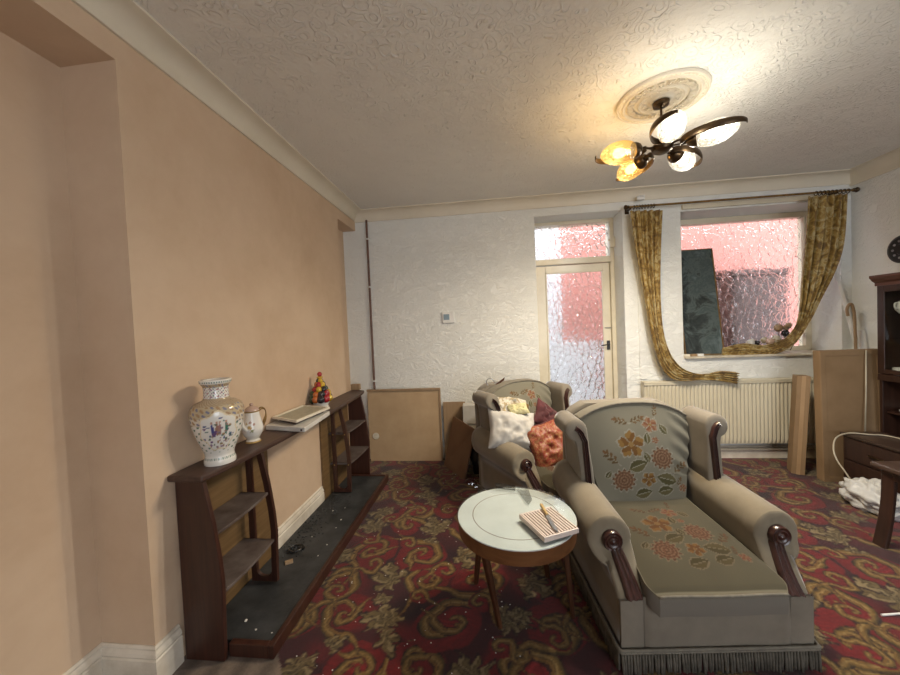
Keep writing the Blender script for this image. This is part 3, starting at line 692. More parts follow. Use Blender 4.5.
MB().lathe([(0.0001, 0.172), (0.038, 0.173), (0.036, 0.180), (0.026, 0.19), (0.012, 0.197), (0.007, 0.20), (0.010, 0.206), (0.007, 0.213), (0.0001, 0.215)], 28).build('lid', 'pinkglaze', pt, smooth=True)
hd = smooth_path([(0.005, 0.034, 0.155), (0.012, 0.062, 0.172), (0.018, 0.088, 0.158), (0.02, 0.09, 0.125), (0.017, 0.078, 0.095), (0.014, 0.07, 0.07), (0.012, 0.055, 0.055)], 5)
MB().tube(hd, [0.0055+0.003*math.sin(i*0.4) for i in range(len(hd))], 10).build('handle', 'gilt', pt, smooth=True)
MB().tube(smooth_path([(0, -0.045, 0.075), (-0.004, -0.068, 0.10), (-0.006, -0.076, 0.14), (-0.008, -0.088, 0.168)], 5), [0.011-0.0003*i for i in range(16)], 10).build('spout', 'porcelain', pt, smooth=True)

# ---- two framed panels lying on the mantel
def flat_panel(name, label, cat, C, z, th, build, group=None):
    c = sum((Vector((p[0], p[1], 0)) for p in C), Vector())/4
    t = thing(name, label, cat, (c.x, c.y, z), 0, group); L = [Vector((p[0]-c.x, p[1]-c.y, 0)) for p in C]
    build(t, L); return t
lowC = [(-1.381, 1.995), (-1.095, 1.935), (-1.130, 2.34), (-1.381, 2.42)]
def slab(t, L):
    p = [tuple(v_) for v_ in L]; MB().hexa([(x, y, 0.0) for x, y, _ in p]+[(x, y, 0.029) for x, y, _ in p]).build('slab', 'slab', t, bevel=0.004)
    MB().lathe([(0.0001, 0), (0.006, 0), (0.006, 0.003), (0.0001, 0.003)], 12, (lerp(L[1].x, L[0].x, 0.08), lerp(L[1].y, L[0].y, 0.08)+0.0005, 0.013), axis=(-0.15, -1, 0)).build('screw', 'blackplate', t)
flat_panel('shelf_board', 'thick pale grey board lying on the mantel under the cream framed picture', 'board', lowC, ZM+0.001, 0.026, slab)
upC = [(-1.384, 2.07), (-1.161, 1.966), (-1.119, 2.324), (-1.363, 2.40)]
def framed(t, L):
    def ins(k): 
        c = sum(L, Vector())/4; out = []
        for v_ in L: d = v_-c; out.append(c+Vector((d.x*(1-k/0.105), d.y*(1-k/0.21), 0)))
        return out
    I = ins(0.016); fb = MB()
    for i in range(4):
        j = (i+1) % 4
        fb.hexa([(L[i].x, L[i].y, 0.019), (L[j].x, L[j].y, 0.019), (I[j].x, I[j].y, 0.019), (I[i].x, I[i].y, 0.019), (L[i].x, L[i].y, 0.034), (L[j].x, L[j].y, 0.034), (I[j].x, I[j].y, 0.034), (I[i].x, I[i].y, 0.034)])
    fb.build('frame', 'creamframe', t, bevel=0.002)
    J = ins(0.030); MB().hexa([(v_.x, v_.y, 0.0) for v_ in J]+[(v_.x, v_.y, 0.0185) for v_ in J]).build('gap_shade_block', 'shelf', t)  # added dark block standing in for the shaded gap under the frame
    MB().hexa([(v_.x, v_.y, 0.0190) for v_ in I]+[(v_.x, v_.y, 0.027) for v_ in I]).build('panel', 'frosted', t)
u_ = flat_panel('flat_picture', 'cream framed flat picture with grey centre lying on the pale board', 'picture', upC, ZM+0.0305, 0.016, framed)
u_.rotation_euler = (math.radians(0), 0, 0)

# ---- fruit pile ornament
fo = thing('fruit_ornament', 'glazed pottery ornament of heaped fruit in a white bowl on the mantel', 'ornament', (-1.303, 2.56, ZM))
fo.scale = (1.08, 1.08, 1.17)
MB().lathe([(0.0001, 0), (0.048, 0), (0.052, 0.008), (0.048, 0.02), (0.056, 0.04), (0.064, 0.056), (0.061, 0.060), (0.0001, 0.05)], 32).build('bowl', 'porcelain', fo, smooth=True)
rf = random.Random(3); cols_ = ['gl_red', 'gl_yellow', 'gl_dark', 'gl_green', 'gl_orange', 'gl_dark']
k = 0
for zi, rr, n, s in ((0.068, 0.058, 10, 0.026), (0.098, 0.047, 8, 0.025), (0.128, 0.032, 6, 0.023), (0.157, 0.020, 5, 0.019), (0.183, 0.010, 3, 0.016)):
    for i in range(n):
        a = 2*PI*i/n+zi*30
        mt = 'gl_yellow' if (zi > 0.17 and i == 0) else cols_[(k*5+i*2) % 6]
        MB().ball((rr*math.cos(a), rr*math.sin(a), zi), (s*rf.uniform(.85, 1.15), s, s*rf.uniform(.85, 1.2)), 12, 8).build('fruit', mt, fo, smooth='all'); k += 1
MB().ball((0, 0, 0.226), (0.017, 0.017, 0.017), 12, 8).build('fruit', 'gl_red', fo, smooth='all'); MB().ball((0, 0, 0.205), (0.022, 0.022, 0.008), 12, 8).build('fruit', 'gl_yellow', fo, smooth='all')
# ---- little block on the breast corner
q = aY(357, 383, 3.34)
bk = MB().box((-0.045, -0.02, -0.028), (0.045, 0.02, 0.028)).build('wood_block', 'ply', bevel=0.003); bk.location = (-1.335, 3.355, ZM+0.030)
tag(bk, 'small tan block standing on the far end of the mantel', 'block')

# ---- pipe in the far left corner
pi_ = thing('corner_pipe', 'thin brown painted pipe running up the white wall in the corner', 'pipe', (-1.252, 3.675, 0))
MB().tube([(0, 0, 0.12), (0, 0, 2.59)], 0.011, 10).build('pipe', 'copper', pi_, smooth=True)
for px, py in ((369, 239), (370.5, 287), (374.5, 381)):
    z = aY(px, py, 3.675).z
    MB().box((-0.018, -0.014, z-0.008), (0.018, 0.024, z+0.008)).build('clip', 'white', pi_, bevel=0.003)

# ---- hardboard panel against the back wall
hp = thing('hardboard_panel', 'large tan hardboard panel standing against the white wall', 'panel', (-0.93, 3.62, 0))
MB().box((-0.385, 0.0, 0.0), (0.40, 0.012, 0.765)).build('board', 'hardboard', hp)
MB().box((-0.39, -0.012, 0.750), (0.405, 0.02, 0.772)).build('top_lipping', 'ply', hp, bevel=0.002)
MB().box((0.39, -0.010, 0.0), (0.405, 0.02, 0.750)).build('side_lipping', 'ply', hp, bevel=0.002)
q = aY(376, 436, 3.618)
ring = MB(); n = 28
def tor(u, w_):
    a, b_ = 2*PI*u, 2*PI*w_; r = 0.030+0.006*math.cos(b_); return (q.x+0.93+r*math.cos(a), -0.001+0.004*math.sin(b_)-0.004, q.z+r*math.sin(a))
ring.grid(tor, n, 10, True); ring.lathe([(0.0001, 0), (0.024, 0), (0.02, 0.004), (0.0001, 0.005)], 20, (q.x+0.93, 0, q.z), axis=(0, -1, 0))
ring.build('cable_outlet', 'creamframe', hp, smooth=True)
# ---- pale ply offcut, brown board, white box, bin bag, clear scraps
P0, P1 = aY(443, 402, 3.665), aY(463, 400, 3.665)
po = MB().box((P0.x, 3.655, 0.0), (P1.x+0.02, 3.668, P0.z)).build('ply_offcut', 'ply', bevel=0.002)
tag(po, 'narrow pale plywood offcut standing between hardboard panel and brown board', 'board')
P = [Vector((-0.504, 3.50, 0.0)), Vector((-0.275, 3.165, 0.0)), Vector((-0.165, 3.285, 0.43)), Vector((-0.395, 3.60, 0.475))]
nn = (P[1]-P[0]).cross(P[3]-P[0]).normalized()*-0.018
o_ = MB().hexa([tuple(p) for p in P]+[tuple(p+nn+(Vector((0, 0, .006)) if i < 2 else Vector())) for i, p in enumerate(P)]).build('brown_board', ['brownboard'], bevel=0.002)
tag(o_, 'dark brown square board leaning over on the carpet by the further armchair', 'board')
q = aY(470, 412, 3.55)
wb = MB().box((q.x-0.07, 3.50, 0.42), (q.x+0.09, 3.62, q.z+0.08)); 
wb.box((q.x-0.05, 3.51, 0.0), (q.x+0.07, 3.61, 0.42))
def blob(name, mat, c, r, label, cat, seed=1, amp=0.25, fs=6, n=40, m_=28, group=None, flat=True, sub=0, ridge=0):
    mb = MB(); mb.ball((0, 0, 0), (1, 1, 1), n, m_)
    vs = []
    for x, y, z in mb.v:
        k = 1+amp*vnoise((x+seed*7.3, y, z), fs/4)+amp*0.5*vnoise((x, y+seed*3.1, z), fs/1.6)
        if ridge: k += ridge*abs(vnoise((x, y, z+seed), fs/2))
        vs.append((x*k*r[0], y*k*r[1], z*k*r[2]))
    zm = -r[2]*0.75
    if flat: vs = [(x, y, max(z, zm)) for x, y, z in vs]
    mb.v = [(x, y, z-(zm if flat else 0)) for x, y, z in vs]
    o = mb.build(name, mat, smooth='all'); o.location = c
    return tag(o, label, cat, group)
tag(wb.build('white_carton', 'whitecloth', bevel=0.004), 'pale boxy bundle half hidden behind the further armchair', 'box')
blob('bin_bag', 'blackplastic', (-0.09, 3.33, 0), (0.11, 0.13, 0.22), 'black bin bag slumped behind the brown board', 'bag', 3, 0.3)
for i, (px, py) in enumerate(((478, 487), (484, 480), (471, 484))):
    blob('clear_wrapper', 'acrylic', aZ(px, py, 0.0), (0.045, 0.03, 0.03), 'crumpled clear wrapper on carpet beside the brown board', 'wrapper', i+5, 0.5, 9, 16, 10, 'clear wrappers on the carpet')
# ---- thermostat
q = aY(448.5, 317.5, 3.7)
th = thing('thermostat', 'small white wall thermostat on the white wall', 'thermostat', (q.x, 3.7, q.z))
MB().box((-0.065, -0.024, -0.058), (0.065, -0.001, 0.058)).build('case', 'white', th, bevel=0.006)
MB().box((-0.05, -0.0265, -0.025), (0.012, -0.0238, 0.035)).build('display', 'bluegrey', th, bevel=0.002)

# ================================================================== ARMCHAIRS
VEL = (0.37, 0.335, 0.265)
def motif_set(seed, W, Hh):
    """flower bouquet on a W x Hh cloth: list of (kind, x, y, r, angle)"""
    return [('f4', -0.05, 0.235, 0.058, 0.3), ('fl', 0.075, 0.175, 0.050, 0), ('fl', -0.095, 0.085, 0.050, 1), ('f5', 0.045, 0.315, 0.034, 0.6),
            ('lf', -0.03, 0.145, 0.042, 0.35), ('lf', 0.085, 0.085, 0.044, 2.9), ('f4', 0.008, 0.085, 0.032, 0.9), ('lf', 0.078, 0.035, 0.034, 0.2), ('lf', -0.015, 0.025, 0.036, 0.25),
            ('f5', 0.155, 0.045, 0.020, 0), ('lf', 0.098, 0.300, 0.024, 2.2), ('f5', 0.056, 0.250, 0.015, 0), ('lf', 0.022, 0.258, 0.024, 1.5),
            ('sp', -0.135, 0.185, 0.05, 2.3), ('sp', 0.145, 0.135, 0.045, 0.8), ('sp', -0.075, 0.335, 0.04, 2.8), ('sp', -0.015, 0.335, 0.04, 0.4), ('sp', 0.075, 0.37, 0.03, 1.4), ('sp', 0.14, 0.072, 0.026, 1.2), ('lf', -0.155, 0.115, 0.018, 1.0), ('lf', 0.01, 0.180, 0.022, 1.9)]
MOT = motif_set(0, 0.4, 0.45)
def floral(x, y, base, pale=(0.42, 0.40, 0.33)):
    halo = False
    for kd, mx_, my, r, an in MOT:
        dx, dy = x-mx_, y-my; d = math.hypot(dx, dy)
        if d > r*1.4: continue
        t = math.atan2(dy, dx)-an
        if kd in ('f4', 'f5'):              # broad ragged petals, two-toned, with a pale vein between them
            n_ = 5; lob = abs(math.cos(n_*t/2)); e_ = r*(0.50+0.46*lob**0.6+0.05*math.cos(n_*3*t))
            if d < e_:
                if d < 0.20*r: return (0.21, 0.13, 0.05)
                if lob < 0.20: return pale
                k = math.sin(n_*t+d/r*5)
                if kd == 'f4': return (0.135, 0.066, 0.020) if (k > 0 or d < 0.5*r) else (0.20, 0.115, 0.035)
                return (0.17, 0.070, 0.036) if k > -0.2 else (0.22, 0.125, 0.075)
            if d < e_*1.14: halo = True
        elif kd == 'fl':                    # many-petalled head: rows of petals
            e_ = r*(0.88+0.12*math.cos(13*t))
            if d < e_:
                row = int(d/r*4.2); k = math.cos(13*t+row*PI)*0.6+math.sin(d/r*4.2*2*PI)
                return (0.105, 0.055, 0.030) if k < -0.55 else ((0.15, 0.075, 0.042) if k < 0.35 else (0.20, 0.13, 0.08))
            if d < e_*1.12: halo = True
        elif kd == 'lf':
            u = dx*math.cos(an)+dy*math.sin(an); v_ = -dx*math.sin(an)+dy*math.cos(an)
            if abs(u) < r:
                wd = 0.58*r*(1-(u/r)**2)*(1-0.25*u/r)*(1+0.06*math.sin(u/r*18))
                if abs(v_) < wd: return pale if abs(v_) < 0.0016 and abs(u) < 0.7*r else ((0.070, 0.062, 0.026) if v_+0.1*u > 0 else (0.10, 0.086, 0.038))
                if abs(v_) < wd+0.005: halo = True
        else:                               # spray of leaflets on a thin stem
            u = (dx*math.cos(an)+dy*math.sin(an))/r; v_ = (-dx*math.sin(an)+dy*math.cos(an))/r
            for uu, sd in ((-0.55, 1), (-0.35, -1), (-0.1, 1), (0.12, -1), (0.36, 1), (0.52, -1)):
                ca_, sa_ = math.cos(0.75), math.sin(0.75)*sd
                pu, pv = u-uu-0.22*ca_, v_-0.22*sa_; a_ = pu*ca_+pv*sa_; b_ = -pu*sa_+pv*ca_
                if (a_/0.25)**2+(b_/0.105)**2 < 1: return (0.095, 0.062, 0.028) if sd > 0 else (0.125, 0.074, 0.032)
            if (u-0.86)**2/0.05+v_**2/0.012 < 1: return (0.14, 0.07, 0.03)
            if abs(v_) < 0.035 and -1 < u < 0.9: return pale
    return pale if halo else base

def extruded_profile(pr, yf, yb, nseg=10, bulge=0.012, puck=0, rise=0.0):
    """closed cross-section pr (x,z) swept along y from yf(x,z) to yb, with a rounded, padded front"""
    n = len(pr); cx = sum(p[0] for p in pr)/n; cz = sum(p[1] for p in pr)/n
    mb = MB(); rings = []
    for k, sc_ in ((0, 0.55), (1, 0.80), (2, 0.93), (3, 0.985)):
        d = bulge*(1, 0.85, 0.55, 0.2)[k]
        rings.append([(cx+(x-cx)*sc_, yf(cx+(x-cx)*sc_, cz+(z-cz)*sc_)+bulge-d+(0.003*math.sin(i*puck) if puck and 0 < k < 3 else 0), cz+(z-cz)*sc_) for i, (x, z) in enumerate(pr)])
    for j in range(nseg+1):
        t = j/nseg
        rings.append([(x, lerp(yf(x, z)+bulge, yb, t), z+rise*t*min(1, max(0, (z-0.35))/0.15)) for x, z in pr])
    m_ = len(rings)-1
    mb.grid(lambda u, w_: rings[int(round(w_*m_))][int(round(u*n)) % n], n, m_, True, True, True)
    return mb
def arm_profile(s):
    p = [(0.296, 0.10), (0.282, 0.28), (0.270, 0.38), (0.272, 0.45)]
    c = (0.367, 0.460); r = 0.098
    for i in range(15):
        a = PI*0.97-i/14*(PI*1.36); p.append((c[0]+r*math.cos(a), c[1]+r*math.sin(a)))
    p += [(0.400, 0.375), (0.390, 0.30), (0.388, 0.20), (0.386, 0.10)]
    return [(s*x, z) for x, z in p]
def arm_front(x, z):
    if z < 0.285: return 0.0
    t = min(1, (z-0.285)/0.15); return 0.125*t**0.85
def wing_profile(s):
    p = [(0.300, 0.50), (0.305, 0.62), (0.315, 0.72), (0.318, 0.785)]
    c = (0.380, 0.828); r = 0.056
    for i in range(13):
        a = PI*0.98-i/12*(PI*1.40); p.append((c[0]+r*1.08*math.cos(a), c[1]+r*math.sin(a)))
    p += [(0.385, 0.74), (0.378, 0.62), (0.372, 0.50)]
    return [(s*x, z) for x, z in p]
def wing_front(x, z): return 0.425+0.06*(z-0.5)/0.4
def facing(s, path, wid, yfn, scroll_r, scroll_c):
    """carved wood strip: fluted band following path (x,z), ending in a round scroll"""
    mb = MB(); n = len(path); rings = []
    for i, (x, z) in enumerate(path):
        x0, z0 = path[max(0, i-1)]; x1, z1 = path[min(n-1, i+1)]
        L = math.hypot(x1-x0, z1-z0); nx, nz = -(z1-z0)/L, (x1-x0)/L
        wd = wid(i/(n-1)); ring = []
        m_ = 16
        for q_ in range(m_+1):
            t = q_/m_*2-1; h = 0.011+0.004*math.cos(t*PI*3.0)-0.006*t**6
            ring.append((x+nx*wd*t, z+nz*wd*t, h))
        rings.append(ring)
    vs = []; m_ = 17
    for ring in rings:
        for x, z, h in ring: vs.append((s*x, yfn(x, z)-h, z))
        for x, z, h in (ring[-1], ring[0]): vs.append((s*x, yfn(x, z)+0.022, z))
    cu = 19
    fs = [(i*cu+j, i*cu+(j+1) % cu, (i+1)*cu+(j+1) % cu, (i+1)*cu+j) for i in range(n-1) for j in range(cu)]
    fs += [tuple(range(cu)), tuple(range((n-1)*cu, n*cu))]
    mb.add(vs, fs)
    if scroll_r:
        R = scroll_r
        pr = [(0.0001, 0.022), (R*0.16, 0.021), (R*0.26, 0.016), (R*0.36, 0.013), (R*0.48, 0.017), (R*0.60, 0.018), (R*0.70, 0.0125), (R*0.80, 0.0125), (R*0.92, 0.016), (R, 0.010), (R, -0.012), (0.0001, -0.012)]
        yv = yfn(*scroll_c)
        mb.lathe(pr, 28, (s*scroll_c[0], yv, scroll_c[1]), axis=(0, -1, 0))
    return mb

def make_armchair(label):
    t = thing('armchair', label, 'armchair', (0, 0, 0), 0, 'matching floral armchairs')
    # seat base
    def bs(u, w_):
        a = u*2*PI; n_ = 0.12
        c, s_ = math.cos(a), math.sin(a)
        x = 0.377*math.copysign(abs(c)**n_, c); y = 0.385+0.375*math.copysign(abs(s_)**n_, s_)
        return (x, y, lerp(0.045, 0.285, w_))
    mb = MB(); mb.grid(bs, 72, 6, True, True, True); mb.build('seat_base', 'velour', t, smooth=True)
    # front border between the arm fronts
    def fb(u, w_):
        x = lerp(-0.292, 0.305, u); z = lerp(0.085, 0.300, w_); e_ = min(u, 1-u)*0.6; 
        return (x, -0.004+0.010*max(0, 1-e_/0.02)-0.004*math.sin(w_*PI)+0.003*vnoise((x*6, z*9, 0)), z)
    mb = MB(); mb.grid(fb, 40, 10); mb.grid(lambda u, w_: (fb(u, w_)[0], 0.02, fb(u, w_)[2]), 40, 10)
    mb.build('front_border', 'velour', t, smooth='all')
    # back frame
    def bf(u, w_):
        z = lerp(0.05, 0.905, w_); a = u*2*PI; c, s_ = math.cos(a), math.sin(a)
        hw = 0.375-0.03*max(0, (z-0.5)/0.43); 
        if z > 0.80: hw *= math.sqrt(max(0.0, 1-((z-0.80)/0.128)**2*0.80))
        y0 = 0.665+0.09*max(0, (z-0.4)/0.5); 
        return (hw*math.copysign(abs(c)**0.2, c), y0+0.055+0.05*math.copysign(abs(s_)**0.3, s_), z)
    mb = MB(); mb.grid(bf, 48, 28, True, True, True); mb.build('back_frame', 'velour', t, smooth=True, angle=50)
    # seat cushion (T-shaped at the front), floral on top
    def halfw(v_): 
        return lerp(0.284, 0.240, min(1, v_*1.15)) if v_ > 0.10 else lerp(0.284, 0.240, v_*1.15)-0.035*(1-v_/0.10)**2
    def top(u, v_):
        x = (u*2-1)*halfw(v_)-0.004; y = lerp(-0.045, 0.535, v_)
        e_ = max(abs(u*2-1), 0); z = lerp(0.340, 0.428, v_**0.75)+0.024*(1-e_**4)*math.sin(PI*min(1, v_+0.12))
        if v_ < 0.05: z -= 0.006*(1-v_/0.05); 
        return (x, y-0.012*(1-e_*e_)*(1-v_), z)
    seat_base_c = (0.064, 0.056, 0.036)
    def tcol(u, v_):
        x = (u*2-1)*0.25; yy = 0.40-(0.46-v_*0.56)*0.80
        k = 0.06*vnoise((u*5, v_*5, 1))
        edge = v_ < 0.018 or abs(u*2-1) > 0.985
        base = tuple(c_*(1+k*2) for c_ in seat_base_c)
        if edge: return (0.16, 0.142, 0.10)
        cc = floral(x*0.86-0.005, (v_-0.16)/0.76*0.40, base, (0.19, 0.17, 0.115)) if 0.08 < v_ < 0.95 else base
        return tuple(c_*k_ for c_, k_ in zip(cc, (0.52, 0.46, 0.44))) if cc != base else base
    mb = MB(); nu, nv = 110, 120
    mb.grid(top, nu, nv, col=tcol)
    def side(path_fn, n_):
        mb.grid(lambda u, w_: tuple(Vector(path_fn(u))-Vector((0, 0, 0.078*w_))+Vector((0, -0.004*math.sin(PI*w_), 0))), n_, 6, col=lambda u, w_: (0.16, 0.142, 0.10) if w_ < 0.1 else (0.155, 0.14, 0.117))
    side(lambda u: top(u, 0), nu); side(lambda u: top(0, 1-u), 60); side(lambda u: top(1, u), 60)
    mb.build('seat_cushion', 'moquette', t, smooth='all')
    # seat piping
    MB().tube([Vector(top(i/40, 0.0))+Vector((0, -0.002, 0.001)) for i in range(41)], 0.0055, 8).build('piping', 'braid', t, smooth='all')
    # backrest
    def bw(v_): return lerp(0.222, 0.312, min(1, v_/0.8)**0.9)
    def bk_(u, v_):
        s_ = u*2-1; x = s_*bw(v_)
        zt = 0.928-0.085*abs(s_)**2.6; z = lerp(0.405, zt, v_)
        y = 0.515+0.115*v_ - 0.035*(1-abs(s_)**3)*math.sin(PI*min(1, v_*0.9+0.05))
        if s_ > 0.55 and 0.3 < v_ < 0.95:          # creased right-hand side
            y += 0.007*math.sin(v_*38+s_*9)*(s_-0.55)/0.45
        return (x, y, z)
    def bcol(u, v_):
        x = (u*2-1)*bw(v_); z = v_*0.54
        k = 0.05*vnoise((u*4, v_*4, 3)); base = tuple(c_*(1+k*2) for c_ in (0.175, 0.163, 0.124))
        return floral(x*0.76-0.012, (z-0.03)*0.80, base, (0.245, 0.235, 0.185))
    mb = MB(); mb.grid(bk_, 120, 120, col=bcol)
    def rim(u):
        if u < 0.25: return bk_(0, u/0.25)
        if u < 0.75: return bk_((u-0.25)/0.5, 1)
        return bk_(1, 1-(u-0.75)/0.25)
    mb.grid(lambda u, w_: tuple(Vector(rim(u))+Vector((0, 0.10*w_, 0.010*math.sin(PI*w_) if 0.25 <= u <= 0.75 else 0))), 160, 6, col=lambda u, w_: (0.19, 0.172, 0.135))
    mb.build('backrest', 'moquette', t, smooth='all')
    MB().tube([Vector(bk_(i/50, 1.0))+Vector((0, -0.001, 0.002)) for i in range(51)], 0.0065, 8).build('piping', 'braid', t, smooth='all')
    for s in (-1, 1):
        extruded_profile(arm_profile(s), arm_front, 0.70, 12, 0.014, 1.9, 0.035).build('arm', 'velourwarm', t, smooth='all')
        pth = [(0.325+0.028*tt**1.4, 0.295+0.15*tt) for tt in [i/14 for i in range(15)]]
        facing(s, pth, lambda u: lerp(0.034, 0.026, u), lambda x, z: arm_front(x, z)-0.009, 0.043, (0.363, 0.462)).build('arm_facing', 'facing', t, smooth=True, angle=50)
        # upholstered lower arm front block
        def blk(u, w_):
            x = lerp(0.296, 0.388, u); z = lerp(0.085, 0.290, w_)
            return (s*x, -0.002-0.006*math.sin(PI*u)*math.sin(PI*w_), z)
        mb = MB(); mb.grid(blk, 8, 8); mb.grid(lambda u, w_: (blk(u, w_)[0], 0.01, blk(u, w_)[2]), 8, 8)
        mb.build('arm_block', 'velour', t, smooth='all')
        extruded_profile(wing_profile(s), wing_front, 0.70, 8, 0.014).build('wing', 'velour', t, smooth='all')
        pw_ = [(0.338+0.004*tt, 0.535+0.24*tt) for tt in [i/10 for i in range(11)]]+[(0.343+0.004*i, 0.775+0.010*i) for i in range(1, 5)]+[(0.372, 0.833), (0.386, 0.840)]
        facing(s, pw_, lambda u: 0.016 if u < 0.9 else 0.013, lambda x, z: wing_front(x, z)-0.002, 0, None).build('wing_facing', 'facing', t, smooth=True, angle=50)
    # bullion fringe round three sides with a braid heading
    per = [(-0.395, 0.74), (-0.397, -0.010), (0.397, -0.010), (0.395, 0.74)]
    L = [0]; 
    for a, b_ in zip(per, per[1:]): L.append(L[-1]+math.dist(a, b_))
    def pp_(s_):
        for i in range(3):
            if s_ <= L[i+1] or i == 2:
                k = (s_-L[i])/(L[i+1]-L[i]); a, b_ = per[i], per[i+1]
                d = Vector((b_[0]-a[0], b_[1]-a[1])).normalized(); return Vector((lerp(a[0], b_[0], k), lerp(a[1], b_[1], k))), Vector((d.y, -d.x))
    nt_ = 190
    mb = MB(); rr = random.Random(2)
    for i in range(nt_):
        p, nv_ = pp_(L[-1]*(i+0.5)/nt_); dx = rr.uniform(-.004, .004); out = rr.uniform(0.0, 0.006); z0 = rr.uniform(0.004, 0.016)
        base = Vector((p.x, p.y, 0))-Vector((nv_.x, nv_.y, 0))*-0.004
        d = Vector((-nv_.y, nv_.x, 0))
        mb.tube([base+Vector((0, 0, 0.092)), base+Vector((nv_.x*out*.5, nv_.y*out*.5, 0.05))+d*dx*0.5, base+Vector((nv_.x*out, nv_.y*out, z0))+d*dx], [0.0045, 0.006, 0.0055], 6)
    mb.build('fringe', 'fringe', t, smooth='all')
    mb = MB()
    for zz, r_ in ((0.098, 0.0065), (0.088, 0.005)):
        pts = []
        for i in range(181):
            p, nv_ = pp_(L[-1]*i/180); o2 = 0.004+0.002*(i % 2); pts.append((p.x+nv_.x*o2, p.y+nv_.y*o2, zz+0.002*(i % 2)))
        mb.tube(pts, r_, 6)
    mb.build('braid', 'braid', t, smooth='all')
    return t
ch1 = make_armchair('floral upholstered armchair in front, its seat empty, beside the round table')
ch2 = copy_tree(ch1)
ch1.scale = (0.965, 1, 1); ch2.scale = (0.965, 1, 1)
ch1.location = (0.850, 1.45, 0); ch1.rotation_euler = (0, 0, math.radians(5))
ch2.location = (0.575, 2.42, 0); ch2.rotation_euler = (0, 0, math.radians(31))
ch2['label'] = 'floral upholstered armchair behind, heaped with cushions, by the glazed door'
def c2(x, y, z):
    a = math.radians(31); return Vector((0.575+x*math.cos(a)-y*math.sin(a), 2.42+x*math.sin(a)+y*math.cos(a), z))
# ---- cushions heaped on the further chair
def pillow(name, mat, size, loc, rot, label, cat='cushion', wr=0.012, seed=0, trim=None, group=None):
    w2, h2, d2 = size[0]/2, size[1]/2, size[2]/2; mb = MB(); n = 34
    def fn(sg):
        def g(u, w_):
            a, b_ = u*2-1, w_*2-1
            k = (max(0, 1-abs(a)**2.6)**0.55)*(max(0, 1-abs(b_)**2.6)**0.55)
            pin = 1-0.10*(1-abs(a))*abs(b_)**3; pin2 = 1-0.10*(1-abs(b_))*abs(a)**3
            z = sg*d2*k+wr*k*vnoise((a*2.2+seed, b_*2.2, sg), 1.3)+wr*0.6*abs(vnoise((a*4+seed, b_*3, sg+4), 1.5))*k
            return (a*w2*pin2, b_*h2*pin, z)
        return g
    mb.grid(fn(1), n, n); mb.grid(fn(-1), n, n)
    t = thing(name, label, cat, loc, 0, group); t.rotation_euler = rot
    o = mb.build('cover', mat, t, smooth='all')
    if trim:
        f = fn(1); pts = [f(i/20, 0) for i in range(20)]+[f(1, i/20) for i in range(20)]+[f(1-i/20, 1) for i in range(20)]+[f(0, 1-i/20) for i in range(21)]
        MB().tube(pts, 0.006, 8).build('piping', trim, t, smooth='all')
    return t
R_ = math.radians
pillow('bed_pillow', 'whitecloth', (0.37, 0.30, 0.17), aY(512, 430, 2.62), (R_(58), R_(10), R_(14)), 'plump white pillow slumped over the left arm of the further armchair', 'pillow', 0.03, 3)
pillow('brocade_pillow', 'lacecloth', (0.34, 0.24, 0.12), aY(509, 411, 2.76), (R_(48), R_(12), R_(20)), 'cream and gold patterned pillow on top of the white pillow', 'pillow', 0.05, 7)
pillow('yellow_cushion', 'yellowcloth', (0.16, 0.10, 0.05), aY(518, 409, 2.68), (R_(42), R_(-4), R_(14)), 'small pale yellow cushion lying on the cream patterned pillow', 'cushion', 0.015, 2)
pillow('maroon_cushion', 'maroon', (0.25, 0.22, 0.09), aY(546, 417, 2.80), (R_(66), R_(38), R_(31)), 'dark maroon cushion standing against the chair back behind the red one', 'cushion', 0.02, 5)
pillow('red_cushion', 'brocade', (0.33, 0.33, 0.14), aY(549, 444, 2.60), (R_(60), R_(-8), R_(24)), 'red and gold brocade cushion with dark piping on the further armchair', 'cushion', 0.03, 9, 'maroon')
# ---- coat hanger hooked over the chair back
q = aY(490, 383, 2.93)
hg = thing('coat_hanger', 'wooden coat hanger lying over the top of the further armchair', 'coat hanger', (q.x, 2.93, 0.93))
pts = [(0.0+0.03*math.cos(a), 0, 0.0+0.03*math.sin(a)) for a in [PI*(1.35-1.25*i/16) for i in range(17)]]+[(0.045, 0.01, -0.01), (0.065, 0.012, -0.005)]
MB().tube(pts, 0.0035, 8).build('hook', 'steel', hg, smooth='all')
MB().hexa([(0.045, -0.005, -0.045), (0.12, 0.02, 0.012), (0.12, 0.035, 0.012), (0.045, 0.015, -0.045), (0.05, -0.005, -0.015), (0.125, 0.02, 0.036), (0.125, 0.035, 0.036), (0.05, 0.015, -0.015)]).build('bar', 'legwood', hg, bevel=0.004)

